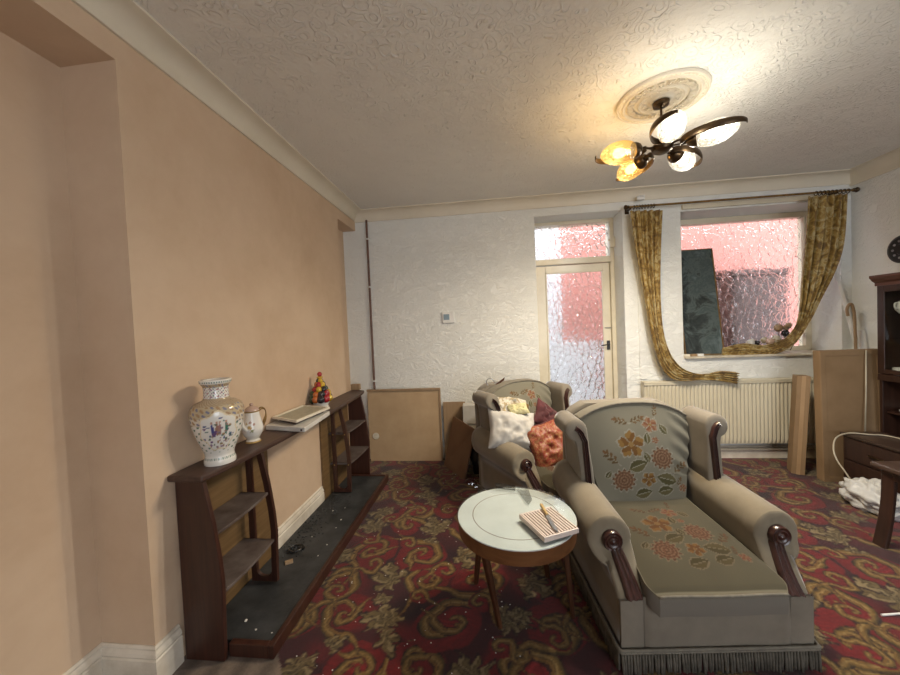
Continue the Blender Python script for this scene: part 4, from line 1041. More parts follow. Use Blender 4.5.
# ================================================================== ROUND TABLE
TX, TY, TZ, TR = 0.096, 1.677, 0.50, 0.281
tb = thing('side_table', 'small round wooden table with a pale glass top beside the front armchair', 'table', (TX, TY, 0))
MB().lathe([(0.0001, TZ-0.028), (TR-0.02, TZ-0.028), (TR-0.012, TZ-0.075), (TR-0.006, TZ-0.075), (TR-0.002, TZ-0.012), (0.0001, TZ-0.012)], 72).build('apron', 'tablewood', tb, smooth=True)
MB().lathe([(0.0001, TZ-0.012), (TR-0.004, TZ-0.012), (TR-0.004, TZ-0.008), (0.0001, TZ-0.008)], 72).build('table_panel', 'underglass', tb, smooth=True)
MB().lathe([(0.0001, TZ-0.007), (TR, TZ-0.007), (TR+0.001, TZ-0.004), (TR, TZ), (0.0001, TZ)], 72).build('glass_top', 'tableglass', tb, smooth=True)
rg_ = MB(); rg_.grid(lambda u, w_: ((0.205+0.0016*math.cos(2*PI*w_))*math.cos(2*PI*u), (0.205+0.0016*math.cos(2*PI*w_))*math.sin(2*PI*u), TZ-0.0078+0.0006*math.sin(2*PI*w_)), 90, 6, True)
rg_.build('inlay_ring', 'tablewood', tb)
for px, py, az in ((500, 627, 0), (476, 583, 0), (573, 617, 0), (548, 577, 0)):
    f_ = aZ(px, py, 0); a = math.atan2(f_.y-TY, f_.x-TX); r1 = 0.235
    p0 = Vector((0.215*math.cos(a), 0.215*math.sin(a), TZ-0.03)); p1 = Vector((f_.x-TX, f_.y-TY, 0))
    mb = MB(); tv = Vector((-math.sin(a), math.cos(a), 0)); rv_ = Vector((math.cos(a), math.sin(a), 0))
    def lg(u, w_):
        c = p0.lerp(p1, w_); s1 = lerp(0.020, 0.012, w_); ang = u*2*PI; cc, ss = math.cos(ang), math.sin(ang)
        return c+tv*(s1*math.copysign(abs(cc)**0.4, cc))+rv_*(s1*0.8*math.copysign(abs(ss)**0.4, ss))
    mb.grid(lg, 20, 8, True, True, True); mb.build('leg', 'legwood', tb, smooth=True)
# ---- slatted tray and knife
cs_ = [Vector((0.126, 1.608)), Vector((0.191, 1.421)), Vector((0.339, 1.496)), Vector((0.276, 1.680))]
cc_ = sum(cs_, Vector((0, 0)))/4; ax_ = (cs_[3]-cs_[0]).normalized(); rz_ = math.atan2(ax_.y, ax_.x)
tr_ = thing('slatted_tray', 'pink and white slatted plastic tray on the glass table', 'tray', (cc_.x-0.004, cc_.y+0.012, TZ), rz_)
wx, wy = 0.082, 0.096
MB().box((-wx, -wy, 0.006), (wx, wy, 0.018)).build('tray_base', 'traygap', tr_, bevel=0.002)
mb = MB()
for i in range(11):
    x0 = -wx+0.004+i*(2*wx-0.008)/11; mb.box((x0, -wy+0.006, 0.018), (x0+0.0092, wy-0.006, 0.026))
mb.build('slats', 'traypink', tr_, bevel=0.0015)
mb = MB()
for lo, hi in (((-wx-.004, -wy-.004, 0.004), (-wx+.003, wy+.004, 0.026)), ((wx-.003, -wy-.004, 0.004), (wx+.004, wy+.004, 0.026)), ((-wx+.003, -wy-.004, 0.004), (wx-.003, -wy+.004, 0.026)), ((-wx+.003, wy-.004, 0.004), (wx-.003, wy+.004, 0.026))): mb.box(lo, hi)
mb.build('rim', 'traypink', tr_, bevel=0.002)
for sx, sy in ((-1, -1), (1, -1), (-1, 1), (1, 1)):
    MB().box((sx*(wx-0.012)-.007, sy*(wy-0.012)-.007, 0.0), (sx*(wx-0.012)+.007, sy*(wy-0.012)+.007, 0.006)).build('foot', 'traypink', tr_)
K0, K1 = aZ(541, 505, TZ+0.03), aZ(557, 532, TZ+0.03)
kn = thing('table_knife', 'table knife with cream handle lying across the slatted tray', 'knife', (K0.x, K0.y, TZ+0.0265), math.atan2(K1.y-K0.y, K1.x-K0.x))
kl = math.hypot(K1.x-K0.x, K1.y-K0.y); h0 = kl*0.42
MB().tube([(0, 0, 0.0065), (0.01, 0, 0.0065), (h0*0.5, 0, 0.0065), (h0, 0, 0.0065)], [0.006, 0.0085, 0.0075, 0.0065], 12).build('handle', 'ivory', kn, smooth=True)
MB().prism([(h0, -0.006), (h0+0.01, -0.008), (kl*0.9, -0.009), (kl, 0.004), (kl*0.97, 0.008), (h0, 0.006)], lambda x, y: (x, y, 0.004), lambda x, y: (x, y, 0.0062)).build('blade', 'steel', kn)
q0 = aZ(507, 489, TZ)
cl = MB(); ang = -0.25
for k_, (lo, hi) in enumerate((((-0.055, -0.003, 0), (0.055, 0.003, 0.03)), ((-0.055, -0.003, 0), (0.055, 0.028, 0.003)))): cl.box(lo, hi)
clo = cl.build('acrylic_strip', 'acrylic', bevel=0.001); clo.location = (q0.x-0.01, q0.y-0.005, TZ+0.0005); clo.rotation_euler = (0, 0, ang)
tag(clo, 'clear folded plastic strip at the far edge of the glass table', 'plastic strip')
sh_ = MB().prism([(-0.02, 0.09), (0.05, 0.085), (0.055, -0.035), (0.03, -0.09)], lambda x, y: (x, y, 0), lambda x, y: (x, y, 0.0015)).build('plastic_sheet', 'acrylic')
q0 = aZ(523, 497, TZ); sh_.location = (q0.x-0.012, q0.y+0.005, TZ+0.0005); tag(sh_, 'clear wedge of plastic lying on the glass table behind the tray', 'plastic sheet')

# ================================================================== WINDOW WALL
# ---- radiator
rd = thing('radiator', 'cream fluted panel radiator under the window', 'radiator', (2.305, 3.64, 0.17))
RW, RH = 0.805, 0.615
def rad(u, w_):
    x = lerp(-RW, RW, u); z = lerp(0.0, RH-0.012, w_); e_ = min(1, min(w_, 1-w_)/0.05)*min(1, min(u, 1-u)/0.008)
    fl = 0.5+0.5*math.cos(u*2*PI*47); fl = fl**0.6
    return (x, -0.035-0.012*fl*e_, z)
mb = MB(); mb.grid(rad, 47*10, 22); mb.grid(lambda u, w_: (lerp(-RW, RW, u), 0.03, lerp(0, RH-0.012, w_)), 2, 2)
mb.box((-RW-0.002, -0.036, 0), (-RW+0.01, 0.03, RH-0.012)); mb.box((RW-0.01, -0.036, 0), (RW+0.002, 0.03, RH-0.012)); mb.box((-RW, -0.036, 0), (RW, 0.03, 0.012))
mb.build('panel', 'radiator', rd, smooth=True)
mb = MB(); mb.box((-RW-0.006, -0.052, RH-0.014), (RW+0.006, 0.034, RH)); mb.box((-RW-0.006, -0.052, RH-0.034), (RW+0.006, -0.046, RH-0.014))
mb.build('top_cover', 'radiator', rd, bevel=0.003)
for s in (-1, 1):
    MB().tube([(s*(RW-0.03), -0.01, 0.03), (s*(RW-0.03), -0.01, -0.03), (s*(RW-0.03), 0.02, -0.05)], 0.011, 10).build('tail_pipe', 'radiator', rd, smooth=True)
for x in (-0.5, 0.5):
    MB().box((x-0.02, 0.028, 0.08), (x+0.02, 0.058, 0.5)).build('bracket', 'radiator', rd)
# flat vertical trunking left of radiator
A_ = aY(648, 225, 3.69)
tag(MB().box((1.50, 3.688, 0.80), (1.565, 3.70, 2.40)).build('trunking', 'paper', bevel=0.003), 'flat papered strip on the wall left of the window', 'trunking')

# ---- curtain pole
P0, P1 = aY(629, 208, 3.60), aY(853, 189, 3.60); PZ = (P0.z+P1.z)/2
cp = thing('curtain_pole', 'thin dark curtain pole with rings above the window', 'curtain pole', (P0.x, 3.60, PZ))
PL = P1.x-P0.x
MB().tube([(0.0, 0, 0), (PL, 0, 0)], 0.010, 12).build('pole', 'gilt', cp, smooth=True)
for x, s in ((0, -1), (PL, 1)):
    MB().lathe([(0.0001, 0), (0.014, 0), (0.017, 0.006), (0.012, 0.012), (0.018, 0.018), (0.023, 0.03), (0.018, 0.043), (0.0001, 0.048)], 18, (x, 0, 0), axis=(s, 0, 0)).build('finial', 'bronze', cp, smooth=True)
for x in (0.015, PL-0.13):
    MB().box((x-0.01, 0.0, -0.02), (x+0.01, 0.10, 0.012)).box((x-0.02, 0.090, -0.04), (x+0.02, 0.10, 0.03)).build('bracket', 'bronze', cp, bevel=0.003)
def ring_mesh(x):
    mb = MB(); mb.grid(lambda u, w_: (x+0.0035*math.sin(2*PI*w_), (0.018+0.0035*math.cos(2*PI*w_))*math.cos(2*PI*u), -0.006+(0.018+0.0035*math.cos(2*PI*w_))*math.sin(2*PI*u)), 20, 8, True); return mb
for x in [0.045+0.026*i for i in range(8)]+[PL-0.04-0.033*i for i in range(9)]:
    ring_mesh(x).build('curtain_ring', 'bronze', cp, smooth='all')
# small white hook plate on the coving
q = aY(641, 197.5, 3.605)
hk = thing('wall_hook', 'small white hook plate fixed above the left end of the curtain pole', 'hook', (q.x, 3.60, q.z))
MB().box((-0.035, 0.0, -0.02), (0.035, 0.02, 0.02)).build('plate', 'white', hk, bevel=0.003)
for x in (-0.022, 0, 0.022): MB().tube([(x, 0.002, 0.01), (x, -0.018, 0.004), (x, -0.018, 0.018)], 0.004, 8).build('peg', 'white', hk, smooth=True)
# painted batten over the window head
structure('trim_4', MB().box((1.93, 3.672, 2.455), (3.33, 3.70, 2.50)), 'gloss', bevel=0.004)

# ---- curtains: sheets between a left and a right edge, gathered in pleats
def curtain(name, label, Ledge, Redge, pleats, depth, n=90, m_=110, ph=0.0, thick=0.004):
    Lp, Rp = smooth_path(Ledge, 12), smooth_path(Redge, 12); kk = len(Lp)-1
    def samp(P, t):
        f = t*kk; i = min(kk-1, int(f)); return P[i].lerp(P[i+1], f-i)
    def fn(u, w_):
        a, b_ = samp(Lp, w_), samp(Rp, w_); p = a.lerp(b_, u); wd = (b_-a); L_ = wd.length
        tg = (samp(Lp, min(1, w_+0.02)).lerp(samp(Rp, min(1, w_+0.02)), u)-samp(Lp, max(0, w_-0.02)).lerp(samp(Rp, max(0, w_-0.02)), u))
        nr = wd.cross(tg)
        nr = nr.normalized() if nr.length > 1e-9 else Vector((0, -1, 0))
        if nr.y > 0: nr = -nr
        d = depth*(0.7+0.3*math.sin(w_*5+u*3))*math.sin(u*pleats*2*PI+ph+1.2*math.sin(w_*4))+0.35*depth*math.sin(u*pleats*4.7*PI+w_*7)
        return p+nr*d*min(1, 0.35+L_/0.15)
    mb = MB(); mb.grid(fn, n, m_)
    o = mb.build(name, 'curtain', smooth='all'); s_ = o.modifiers.new('cloth', 'SOLIDIFY'); s_.thickness = thick; s_.offset = 0
    return tag(o, label, 'curtain', 'gold curtains at the window')
YC = 3.575
L1 = [aY(630, 211, YC), aY(635, 250, YC), aY(642, 290, YC), aY(650, 332, YC), aY(658, 360, YC), aY(668, 376, YC-0.01), aY(682, 381, YC-0.02), aY(703, 380, YC-0.02), aY(722, 381, YC-.02), aY(737, 384, YC-.02)]
R1 = [aY(663, 210, YC), aY(661, 245, YC), aY(660, 288, YC), aY(662, 326, YC), aY(668, 350, YC), aY(678, 365, YC), aY(690, 372, YC-.01), aY(704, 374, YC), aY(722, 371, YC), aY(738, 372, YC)]
curtain('curtain', 'gold patterned curtain left of the window, its tail trailing along the radiator top', L1, R1, 5, 0.020)
L2 = [aY(807, 197, YC), aY(804, 240, YC), aY(801, 280, YC+.02), aY(799, 312, YC+.06), aY(794, 328, YC+.12), aY(783, 340, YC+.17), aY(762, 346, YC+.20), aY(742, 344, YC+.21), aY(722, 349, YC+.21)]
R2 = [aY(847, 194, YC), aY(844, 240, YC), aY(836, 268, YC), aY(820, 300, YC+.02), aY(808, 325, YC+.06), aY(794, 345, YC+.10), aY(772, 355, YC+.12), aY(746, 357, YC+.13), aY(722, 357, YC+.14)]
curtain('curtain', 'gold patterned curtain right of the window, swept across the sill', L2, R2, 5, 0.020, ph=1.0)

# ---- picture leaning on the sill
BL, BR_, TRc, TLc = Vector((1.985, 3.80, 1.014)), Vector((2.345, 3.78, 1.014)), Vector((2.372, 3.985, 2.115)), Vector((1.995, 3.995, 2.115))
pc = thing('framed_picture', 'tall dark framed picture leaning against the window glass', 'picture', BL)
nrm = (BR_-BL).cross(TLc-BL).normalized(); 
if nrm.y > 0: nrm = -nrm
P = [BL, BR_, TRc, TLc]; P = [p-BL for p in P]; c = sum(P, Vector())/4
I = [c+(p-c)*Vector((0.93, 1, 1)).x if False else c+Vector(((p-c).x*0.94, (p-c).y*0.984, (p-c).z*0.984)) for p in P]
fb = MB()
for i in range(4):
    j = (i+1) % 4; fb.hexa([P[i]-nrm*0.012, P[j]-nrm*0.012, I[j]-nrm*0.012, I[i]-nrm*0.012, P[i]+nrm*0.006, P[j]+nrm*0.006, I[j]+nrm*0.006, I[i]+nrm*0.006])
fb.build('frame', 'gilt', pc)
MB().hexa([p-nrm*0.010 for p in I]+[p+nrm*0.001 for p in I]).build('picture_sheet', 'painting', pc)
# ---- small things on the sill
q = aZ(691, 355.5, 1.012)
for i, (px, mat, lab) in enumerate(((690, 'creamframe', 'small cream card box on the sill below the dark picture'), (699, 'tape', 'small brown card box on the sill below the dark picture'), (707, 'white', 'small white card box on the sill below the dark picture'))):
    q = aZ(px, 357, 1.012); bx_ = MB().box((-0.028, -0.018, 0), (0.028, 0.018, 0.022)).build('card_box', mat, bevel=0.002); bx_.location = (q.x, 3.72, 1.0125); tag(bx_, lab, 'box')
blob('dark_bowl', 'blackplate', (2.55, 3.92, 1.012), (0.085, 0.05, 0.055), 'dark rounded bundle on the sill right of the picture', 'bundle', 4, 0.2)
# dried flowers against the glass
df = thing('dried_flowers', 'faded bunch of dried flowers lying on the sill by the right curtain', 'dried flowers', (2.99, 3.93, 1.012))
rd_ = random.Random(6)
for i in range(16):
    a = rd_.uniform(-0.30, 0.16); h = rd_.uniform(0.10, 0.30) if a > -0.12 else rd_.uniform(0.05, 0.12); y = rd_.uniform(-0.04, 0.05)
    MB().tube([(a*0.4, y, 0.01), (a*0.8, y*1.2, h*0.6), (a, y*1.2, h)], 0.003, 6).build('stem', 'legwood', df)
    mb = MB(); mb.ball((0, 0, 0), 1, 12, 8); s_ = rd_.uniform(0.022, 0.040)
    mb.v = [(a+x*s_*(1+.4*vnoise((x*3+i, z_*3, y_), 2)), y*1.2+y_*s_, h+z_*s_*(1+.4*vnoise((x*3, z_*3+i, y_), 2))) for x, y_, z_ in mb.v]
    mb.build('flower_head', ['ply', 'slab', 'pinkglaze', 'gl_dark', 'lacecloth'][i % 5], df, smooth='all')

# ---- corner: white poles and a cane
tag(MB().tube([aY(832, 262, 3.672), aY(846, 305, 3.66), aY(858, 352, 3.65), aY(862, 440, 3.64), Vector((3.375, 3.63, 0.02))], 0.018, 12).build('white_pole', 'white', smooth=True), 'white plastic pole leaning in the window corner behind the cartons', 'pole')
tag(MB().tube([aY(861, 330, 3.57), aY(864, 350, 3.56), aY(868, 440, 3.53), (3.30, 3.52, 0.01)], 0.026, 12).build('roller_blind', 'white', smooth=True), 'short white rolled blind standing in the corner behind the tall carton', 'blind')
cn = smooth_path([aY(848, 316, 3.50), aY(847, 309, 3.50), aY(850, 304, 3.50), aY(853, 308, 3.50), aY(855, 330, 3.50), aY(858, 440, 3.50), (3.215, 3.50, 0.012)], 6)
tag(MB().tube(cn, 0.011, 10).build('walking_stick', 'ply', smooth=True), 'pale wooden walking stick with bent handle in the window corner', 'walking stick')

# ---- cartons
ca = thing('tall_carton', 'tall flat cardboard carton standing below the right end of the sill', 'carton', (2.925, 3.16, 0))
tp = 0.10
def cbox(x0, x1, y0, y1, h, lean=0.0, leanx=0.0):
    return MB().hexa([(x0, y0, 0), (x1, y0, 0), (x1, y1, 0), (x0, y1, 0), (x0+leanx, y0+lean, h), (x1+leanx, y0+lean, h), (x1+leanx, y1+lean, h), (x0+leanx, y1+lean, h)])
cbox(-0.225, 0.235, 0, 0.065, 1.075, 0.06, 0.03).build('carton_body', 'card', ca, bevel=0.004)
mb = MB()
for x0, x1, z0, z1 in ((-0.223, -0.185, 0, 1.075), (0.195, 0.233, 0, 1.075), (-0.185, 0.195, 1.03, 1.075), (-0.185, 0.195, 0, 0.04)):
    k0, k1 = 0.06*z0/1.075, 0.06*z1/1.075; q0_, q1_ = 0.03*z0/1.075, 0.03*z1/1.075
    mb.hexa([(x0+q0_, k0-0.003, z0), (x1+q0_, k0-0.003, z0), (x1+q0_, k0, z0), (x0+q0_, k0, z0), (x0+q1_, k1-0.003, z1), (x1+q1_, k1-0.003, z1), (x1+q1_, k1, z1), (x0+q1_, k1, z1)])
mb.build('flap', 'card', ca, bevel=0.002)
cs = thing('narrow_carton', 'narrow cardboard carton leaning against the tall carton by the radiator', 'carton', (2.622, 3.325, 0))
n0, n1, n2, n3 = (-0.038, 0.0), (0.030, -0.050), (0.075, 0.055), (0.005, 0.105)
body = MB().hexa([(*p, 0) for p in (n0, n1, n2, n3)]+[(p[0]+0.075, p[1]+0.02, 0.85) for p in (n0, n1, n2, n3)]); 
body.build('carton_body', 'card', cs, bevel=0.004)
tq = lambda a, z, o: (lerp(n0[0], n1[0], a)+0.075*z/0.85-0.6*o, lerp(n0[1], n1[1], a)+0.02*z/0.85-0.8*o, z)
MB().hexa([tq(0.35, 0, 0.0015), tq(0.65, 0, 0.0015), tq(0.65, 0, 0), tq(0.35, 0, 0), tq(0.35, 0.85, 0.0015), tq(0.65, 0.85, 0.0015), tq(0.65, 0.85, 0), tq(0.35, 0.85, 0)]).build('tape', 'tape', cs)

# ---- display cabinet on the right wall
dc = thing('display_cabinet', 'tall dark mahogany display cabinet with china on its shelves', 'cabinet', (3.25, 2.65, 0))
CX0, CX1, CY0, CY1, CZ = 3.10, 3.415, 2.20, 3.15, 1.585
def cb(lo, hi, name, mat='darkwood', bevel=0.003):
    return loc_to(dc, MB().box(lo, hi)).build(name, mat, dc, bevel=bevel)
cb((CX0+0.002, CY1-0.022, 0), (CX1, CY1, CZ), 'side_panel'); cb((CX0+0.002, CY0, 0), (CX1, CY0+0.022, CZ), 'side_panel')
cb((CX1-0.012, CY0+0.022, 0), (CX1, CY1-0.022, CZ), 'back_panel')
for z in (0.30, 0.862): cb((CX0+0.004, CY0+0.022, z-0.02), (CX1-0.012, CY1-0.022, z), 'board')
cb((CX0+0.03, CY0+0.022, 0.572), (CX1-0.012, CY1-0.022, 0.588), 'board')
for z in (1.17, 1.36): cb((CX0+0.04, CY0+0.022, z-0.006), (CX1-0.012, CY1-0.022, z), 'glass_shelf', 'pane', 0)
pr = [(0, 0), (0.0, 0.025), (-0.02, 0.04), (-0.03, 0.055), (-0.04, 0.065), (-0.04, 0.085), (0.31, 0.085), (0.31, 0)]
mb = MB().prism(pr, lambda a, z: (CX0+a, CY1+0.03, CZ+z), lambda a, z: (CX0+a, CY0-0.03, CZ+z)); loc_to(dc, mb).build('cornice', 'cabtop', dc, bevel=0.003)
fm = MB()
for lo, hi in (((CX0-0.012, CY1-0.05, 0.89), (CX0+0.002, CY1, CZ)), ((CX0-0.012, CY0, 0.89), (CX0+0.002, CY0+0.05, CZ)), ((CX0-0.012, CY0+0.05, CZ-0.05), (CX0+0.002, CY1-0.05, CZ)), ((CX0-0.012, CY0+0.05, 0.89), (CX0+0.002, CY1-0.05, 0.925)), ((CX0-0.012, 2.655, 0.925), (CX0+0.002, 2.695, CZ-0.05))): fm.box(lo, hi)
door = loc_to(dc, fm).build('door', 'darkwood', dc, bevel=0.003)
loc_to(dc, MB().box((CX0-0.006, CY0+0.05, 0.925), (CX0-0.003, CY1-0.05, CZ-0.05))).build('door_pane', 'pane', door)
cb((CX0-0.014, CY0, 0.835), (CX0+0.002, CY1, 0.885), 'rail')
# china
def china(name, label, prof, p, extra=None, group=None, cat='china'):
    t = thing(name, label, cat, p, 0, group); MB().lathe(prof, 32).build('body', 'porcelain', t, smooth=True)
    if extra: extra(t)
    return t
def hndl(t, pts, r=0.005, mat='porcelain', nm='handle'): MB().tube(smooth_path(pts, 5), r, 8).build(nm, mat, t, smooth='all')
def tp_extra(t):
    hndl(t, [(-0.050, 0.0, 0.085), (-0.082, 0.0, 0.08), (-0.080, 0.0, 0.045), (-0.052, 0, 0.035)]); hndl(t, [(0.06, 0, 0.04), (0.085, 0, 0.06), (0.10, 0, 0.09)], 0.009, nm='spout')
    MB().lathe([(0.0001, 0.1), (0.035, 0.098), (0.03, 0.107), (0.01, 0.115), (0.009, 0.122), (0.0001, 0.126)], 24).build('lid', 'pinkglaze', t, smooth=True)
china('teapot', 'white china teapot with lid on the top cabinet shelf', [(0.0001, 0), (0.04, 0), (0.042, 0.006), (0.06, 0.03), (0.066, 0.055), (0.058, 0.082), (0.038, 0.098), (0.0001, 0.099)], (3.21, 3.065, 1.3605), tp_extra, None, 'teapot')
china('cream_jug', 'slim white china jug on the middle cabinet shelf', [(0.0001, 0), (0.025, 0), (0.027, 0.005), (0.035, 0.035), (0.036, 0.06), (0.026, 0.095), (0.024, 0.115), (0.030, 0.135), (0.028, 0.136), (0.022, 0.115), (0.0001, 0.1)], (3.21, 3.04, 1.1705), lambda t: hndl(t, [(0, 0.025, 0.12), (0, 0.055, 0.11), (0, 0.05, 0.06), (0, 0.034, 0.045)], 0.004), None, 'jug')
china('saucer', 'white china saucer below the jug in the cabinet', [(0.0001, 0), (0.03, 0), (0.06, 0.012), (0.075, 0.018), (0.074, 0.020), (0.03, 0.006), (0.0001, 0.005)], (3.235, 2.915, 1.1705), None, None, 'saucer')
china('china_bowl', 'straight-sided white china dish with gilt dots on the cabinet board', [(0.0001, 0), (0.045, 0), (0.05, 0.006), (0.055, 0.06), (0.057, 0.075), (0.053, 0.075), (0.048, 0.01), (0.0001, 0.01)], (3.18, 3.06, 0.8625), lambda t: [MB().ball((0.0545*math.cos(a), 0.0545*math.sin(a), 0.045), 0.005, 8, 6).build('gilt_dot', 'gilt', t) for a in [i*PI/6 for i in range(12)]] and None, None, 'dish')
china('china_plate', 'pale china plate on the lower cabinet shelf', [(0.0001, 0), (0.04, 0), (0.075, 0.012), (0.1, 0.018), (0.099, 0.021), (0.04, 0.006), (0.0001, 0.005)], (3.225, 3.00, 0.5885), None, None, 'plate')

# ---- round plaque on the right wall
q = aX(903, 249, XR)
pq = thing('wall_plaque', 'round black plaque hanging on the wall above the display cabinet', 'wall plaque', (XR, q.y-0.01, q.z), 0)
MB().lathe([(0.0001, 0.004), (0.115, 0.004), (0.115, 0.012), (0.10, 0.018), (0.092, 0.013), (0.05, 0.012), (0.045, 0.018), (0.0001, 0.018)], 40, axis=(-1, 0, 0)).build('disc', 'blackplate', pq, smooth=True)
for i in range(10):
    a = i*PI/5; MB().ball((-0.014, 0.072*math.cos(a), 0.072*math.sin(a)), (0.004, 0.010, 0.010), 10, 6).build('boss', 'steel', pq, smooth='all')

# ---- low bench with drawers, bag, cables, coffee table
lb = thing('low_cabinet', 'low dark wooden cabinet with drawers in front of the display cabinet', 'cabinet', (2.93, 2.62, 0))
def lbx(lo, hi, name, mat='darkwood', bevel=0.003, parent=None): return loc_to(lb, MB().box(lo, hi)).build(name, mat, parent or lb, bevel=bevel)
lbx((2.80, 2.12, 0.02), (3.07, 3.11, 0.405), 'body'); lbx((2.785, 2.10, 0.405), (3.078, 3.125, 0.425), 'top', 'benchtop', 0.005); lbx((2.83, 2.14, 0.0), (3.05, 3.09, 0.02), 'plinth')
for z0, z1 in ((0.05, 0.215), (0.23, 0.39)):
    for y0, y1 in ((2.15, 2.60), (2.62, 3.09)):
        d_ = lbx((2.788, y0, z0), (2.80, y1, z1), 'drawer', 'darkwood', 0.003)
        loc_to(lb, MB().tube([(2.784, (y0+y1)/2-0.05, (z0+z1)/2), (2.776, (y0+y1)/2-0.04, (z0+z1)/2), (2.776, (y0+y1)/2+0.04, (z0+z1)/2), (2.784, (y0+y1)/2+0.05, (z0+z1)/2)], 0.006, 8)).build('handle', 'bronze', d_, smooth=True)
blob('carrier_bag', 'bag', (2.63, 2.72, 0), (0.115, 0.17, 0.115), 'crumpled white plastic bag on the carpet by the coffee table', 'bag', 2, 0.35, 7, 60, 40, ridge=0.25)
ct = thing('coffee_table', 'dark wooden coffee table with curved legs at the right edge', 'table', (2.62, 2.02, 0))
MB().box((-0.355, -0.36, 0.455), (0.12, 0.34, 0.485)).build('table_top', 'benchtop', ct, bevel=0.008)
for sx, sy in ((-1, 1), (-1, -1), (1, 1), (1, -1)):
    x0 = -0.32 if sx < 0 else 0.085; y0 = 0.28*sy
    mb = MB()
    def lg2(u, w_):
        z = 0.455*(1-w_); k = w_
        cx_ = x0+sx*(-0.012+0.05*k**2.2); wd = lerp(0.022, 0.034, abs(k-0.45)*1.6); a = u*2*PI; cc, ss = math.cos(a), math.sin(a)
        return (cx_+wd*0.5*math.copysign(abs(cc)**0.4, cc), y0+0.035*math.copysign(abs(ss)**0.4, ss), z)
    mb.grid(lg2, 20, 14, True, True, True); mb.build('leg', 'darkwood', ct, smooth=True)
MB().box((-0.32, -0.27, 0.40), (0.085, 0.27, 0.455)).build('apron', 'darkwood', ct, bevel=0.004)
cbl = smooth_path([aY(853, 484, 2.84), aY(846, 473, 2.87), aY(837, 460, 2.92), aY(833.5, 449, 2.97), aY(836, 438, 3.03), (2.79, 3.06, 0.433), aZ(868, 434.5, 0.432), aZ(897, 438, 0.432), (2.95, 2.4, 0.432)], 8)
tag(MB().tube(cbl, 0.0055, 8).build('mains_cable', 'cable', smooth='all'), 'cream cable looping from the plastic bag over the low cabinet', 'cable')
tag(MB().tube([aY(866, 350, 3.205)+Vector((0, 0, 0.0)), aY(866, 390, 3.18), aY(865, 434, 3.152)], 0.005, 8).build('hanging_cable', 'cable', smooth='all'), 'cream cable hanging straight down the face of the tall carton', 'cable')
# ---- bits on the carpet
q = aZ(893, 614, 0.006)
pn = thing('ballpoint_pen', 'pale pen lying on the carpet near the coffee table', 'pen', (q.x, q.y, 0.0055), 0.15)
MB().tube([(-0.055, 0, 0), (0.045, 0, 0)], 0.0045, 10).build('barrel', 'white', pn, smooth=True); MB().tube([(0.045, 0, 0), (0.062, 0, 0)], [0.0045, 0.001], 10).build('tip', 'steel', pn, smooth=True)
rc = random.Random(21); mb = MB()
for i in range(170):
    x, y = rc.uniform(-0.92, 0.45), rc.uniform(1.2, 3.3)
    if (x > 0.2 and y > 1.3): continue
    s_ = rc.uniform(0.0012, 0.0032); mb.ball((x, y, s_*0.6), (s_*1.3, s_, s_*0.6), 6, 4)
tag(mb.build('carpet_crumbs', 'crumb'), 'fine pale crumbs scattered over the red carpet', 'crumbs', None, 'stuff')

# ================================================================== CEILING ROSE AND LAMP
LX, LY = 1.053, 2.205
ro = MB(); RR = 0.235
ro.lathe([(0.0001, -0.002), (0.0001, -0.022), (0.05, -0.024), (0.06, -0.016), (0.075, -0.012), (0.105, -0.014), (0.118, -0.020), (0.125, -0.013), (0.13, -0.011), (0.188, -0.011), (0.193, -0.020), (0.20, -0.022), (0.207, -0.014), (0.224, -0.013), (0.229, -0.020), (RR, -0.016), (RR+0.004, -0.002)], 96)
for i in range(22):                      # square key blocks
    a = 2*PI*i/22; ca_, sa_ = math.cos(a), math.sin(a)
    for r0, r1, hw in ((0.140, 0.145, 0.015), (0.172, 0.177, 0.017), ):
        ro.hexa([(r*ca_-w_*sa_, r*sa_+w_*ca_, z) for z in (-0.010, -0.020) for r, w_ in ((r0, -hw), (r1, -hw), (r1, hw), (r0, hw))])
    for w0, w1 in ((-0.016, -0.012), (0.012, 0.016), (-0.004, 0.004)):
        ro.hexa([(r*ca_-w_*sa_, r*sa_+w_*ca_, z) for z in (-0.010, -0.020) for r, w_ in ((0.140, w0), (0.177, w0), (0.177, w1), (0.140, w1))])
for i in range(60):
    a = 2*PI*i/60; ro.ball((0.2155*math.cos(a), 0.2155*math.sin(a), -0.014), (0.005, 0.005, 0.005), 6, 4)
for i in range(12):
    a = 2*PI*i/12
    for dr_, da in ((0.085, 0), (0.10, 0.09), (0.10, -0.09)): ro.ball((dr_*math.cos(a+da), dr_*math.sin(a+da), -0.013), (0.008, 0.008, 0.006), 8, 4)
rs_ = ro.build('ceiling_rose', 'coving', smooth=True, angle=30); rs_.location = (LX, LY, ZC)
tag(rs_, 'round moulded plaster ceiling rose around the lamp', 'ceiling rose')
HZ = 2.40
lp = thing('pendant_lamp', 'five light bronze ceiling lamp with textured glass shades', 'ceiling lamp', (LX, LY, HZ))
MB().lathe([(0.0001, 0.262), (0.045, 0.258), (0.042, 0.238), (0.012, 0.228), (0.0001, 0.226)], 28).build('ceiling_cup', 'bronze', lp, smooth=True)
MB().tube([(0, 0, 0.0), (0, 0, 0.24)], 0.0065, 10).build('stem', 'bronze', lp, smooth=True)
MB().lathe([(0.0001, -0.034), (0.03, -0.032), (0.052, -0.02), (0.058, 0.0), (0.052, 0.014), (0.03, 0.022), (0.0001, 0.024)], 32).build('hub', 'bronze', lp, smooth=True)
TIP = {3: R_(0)}
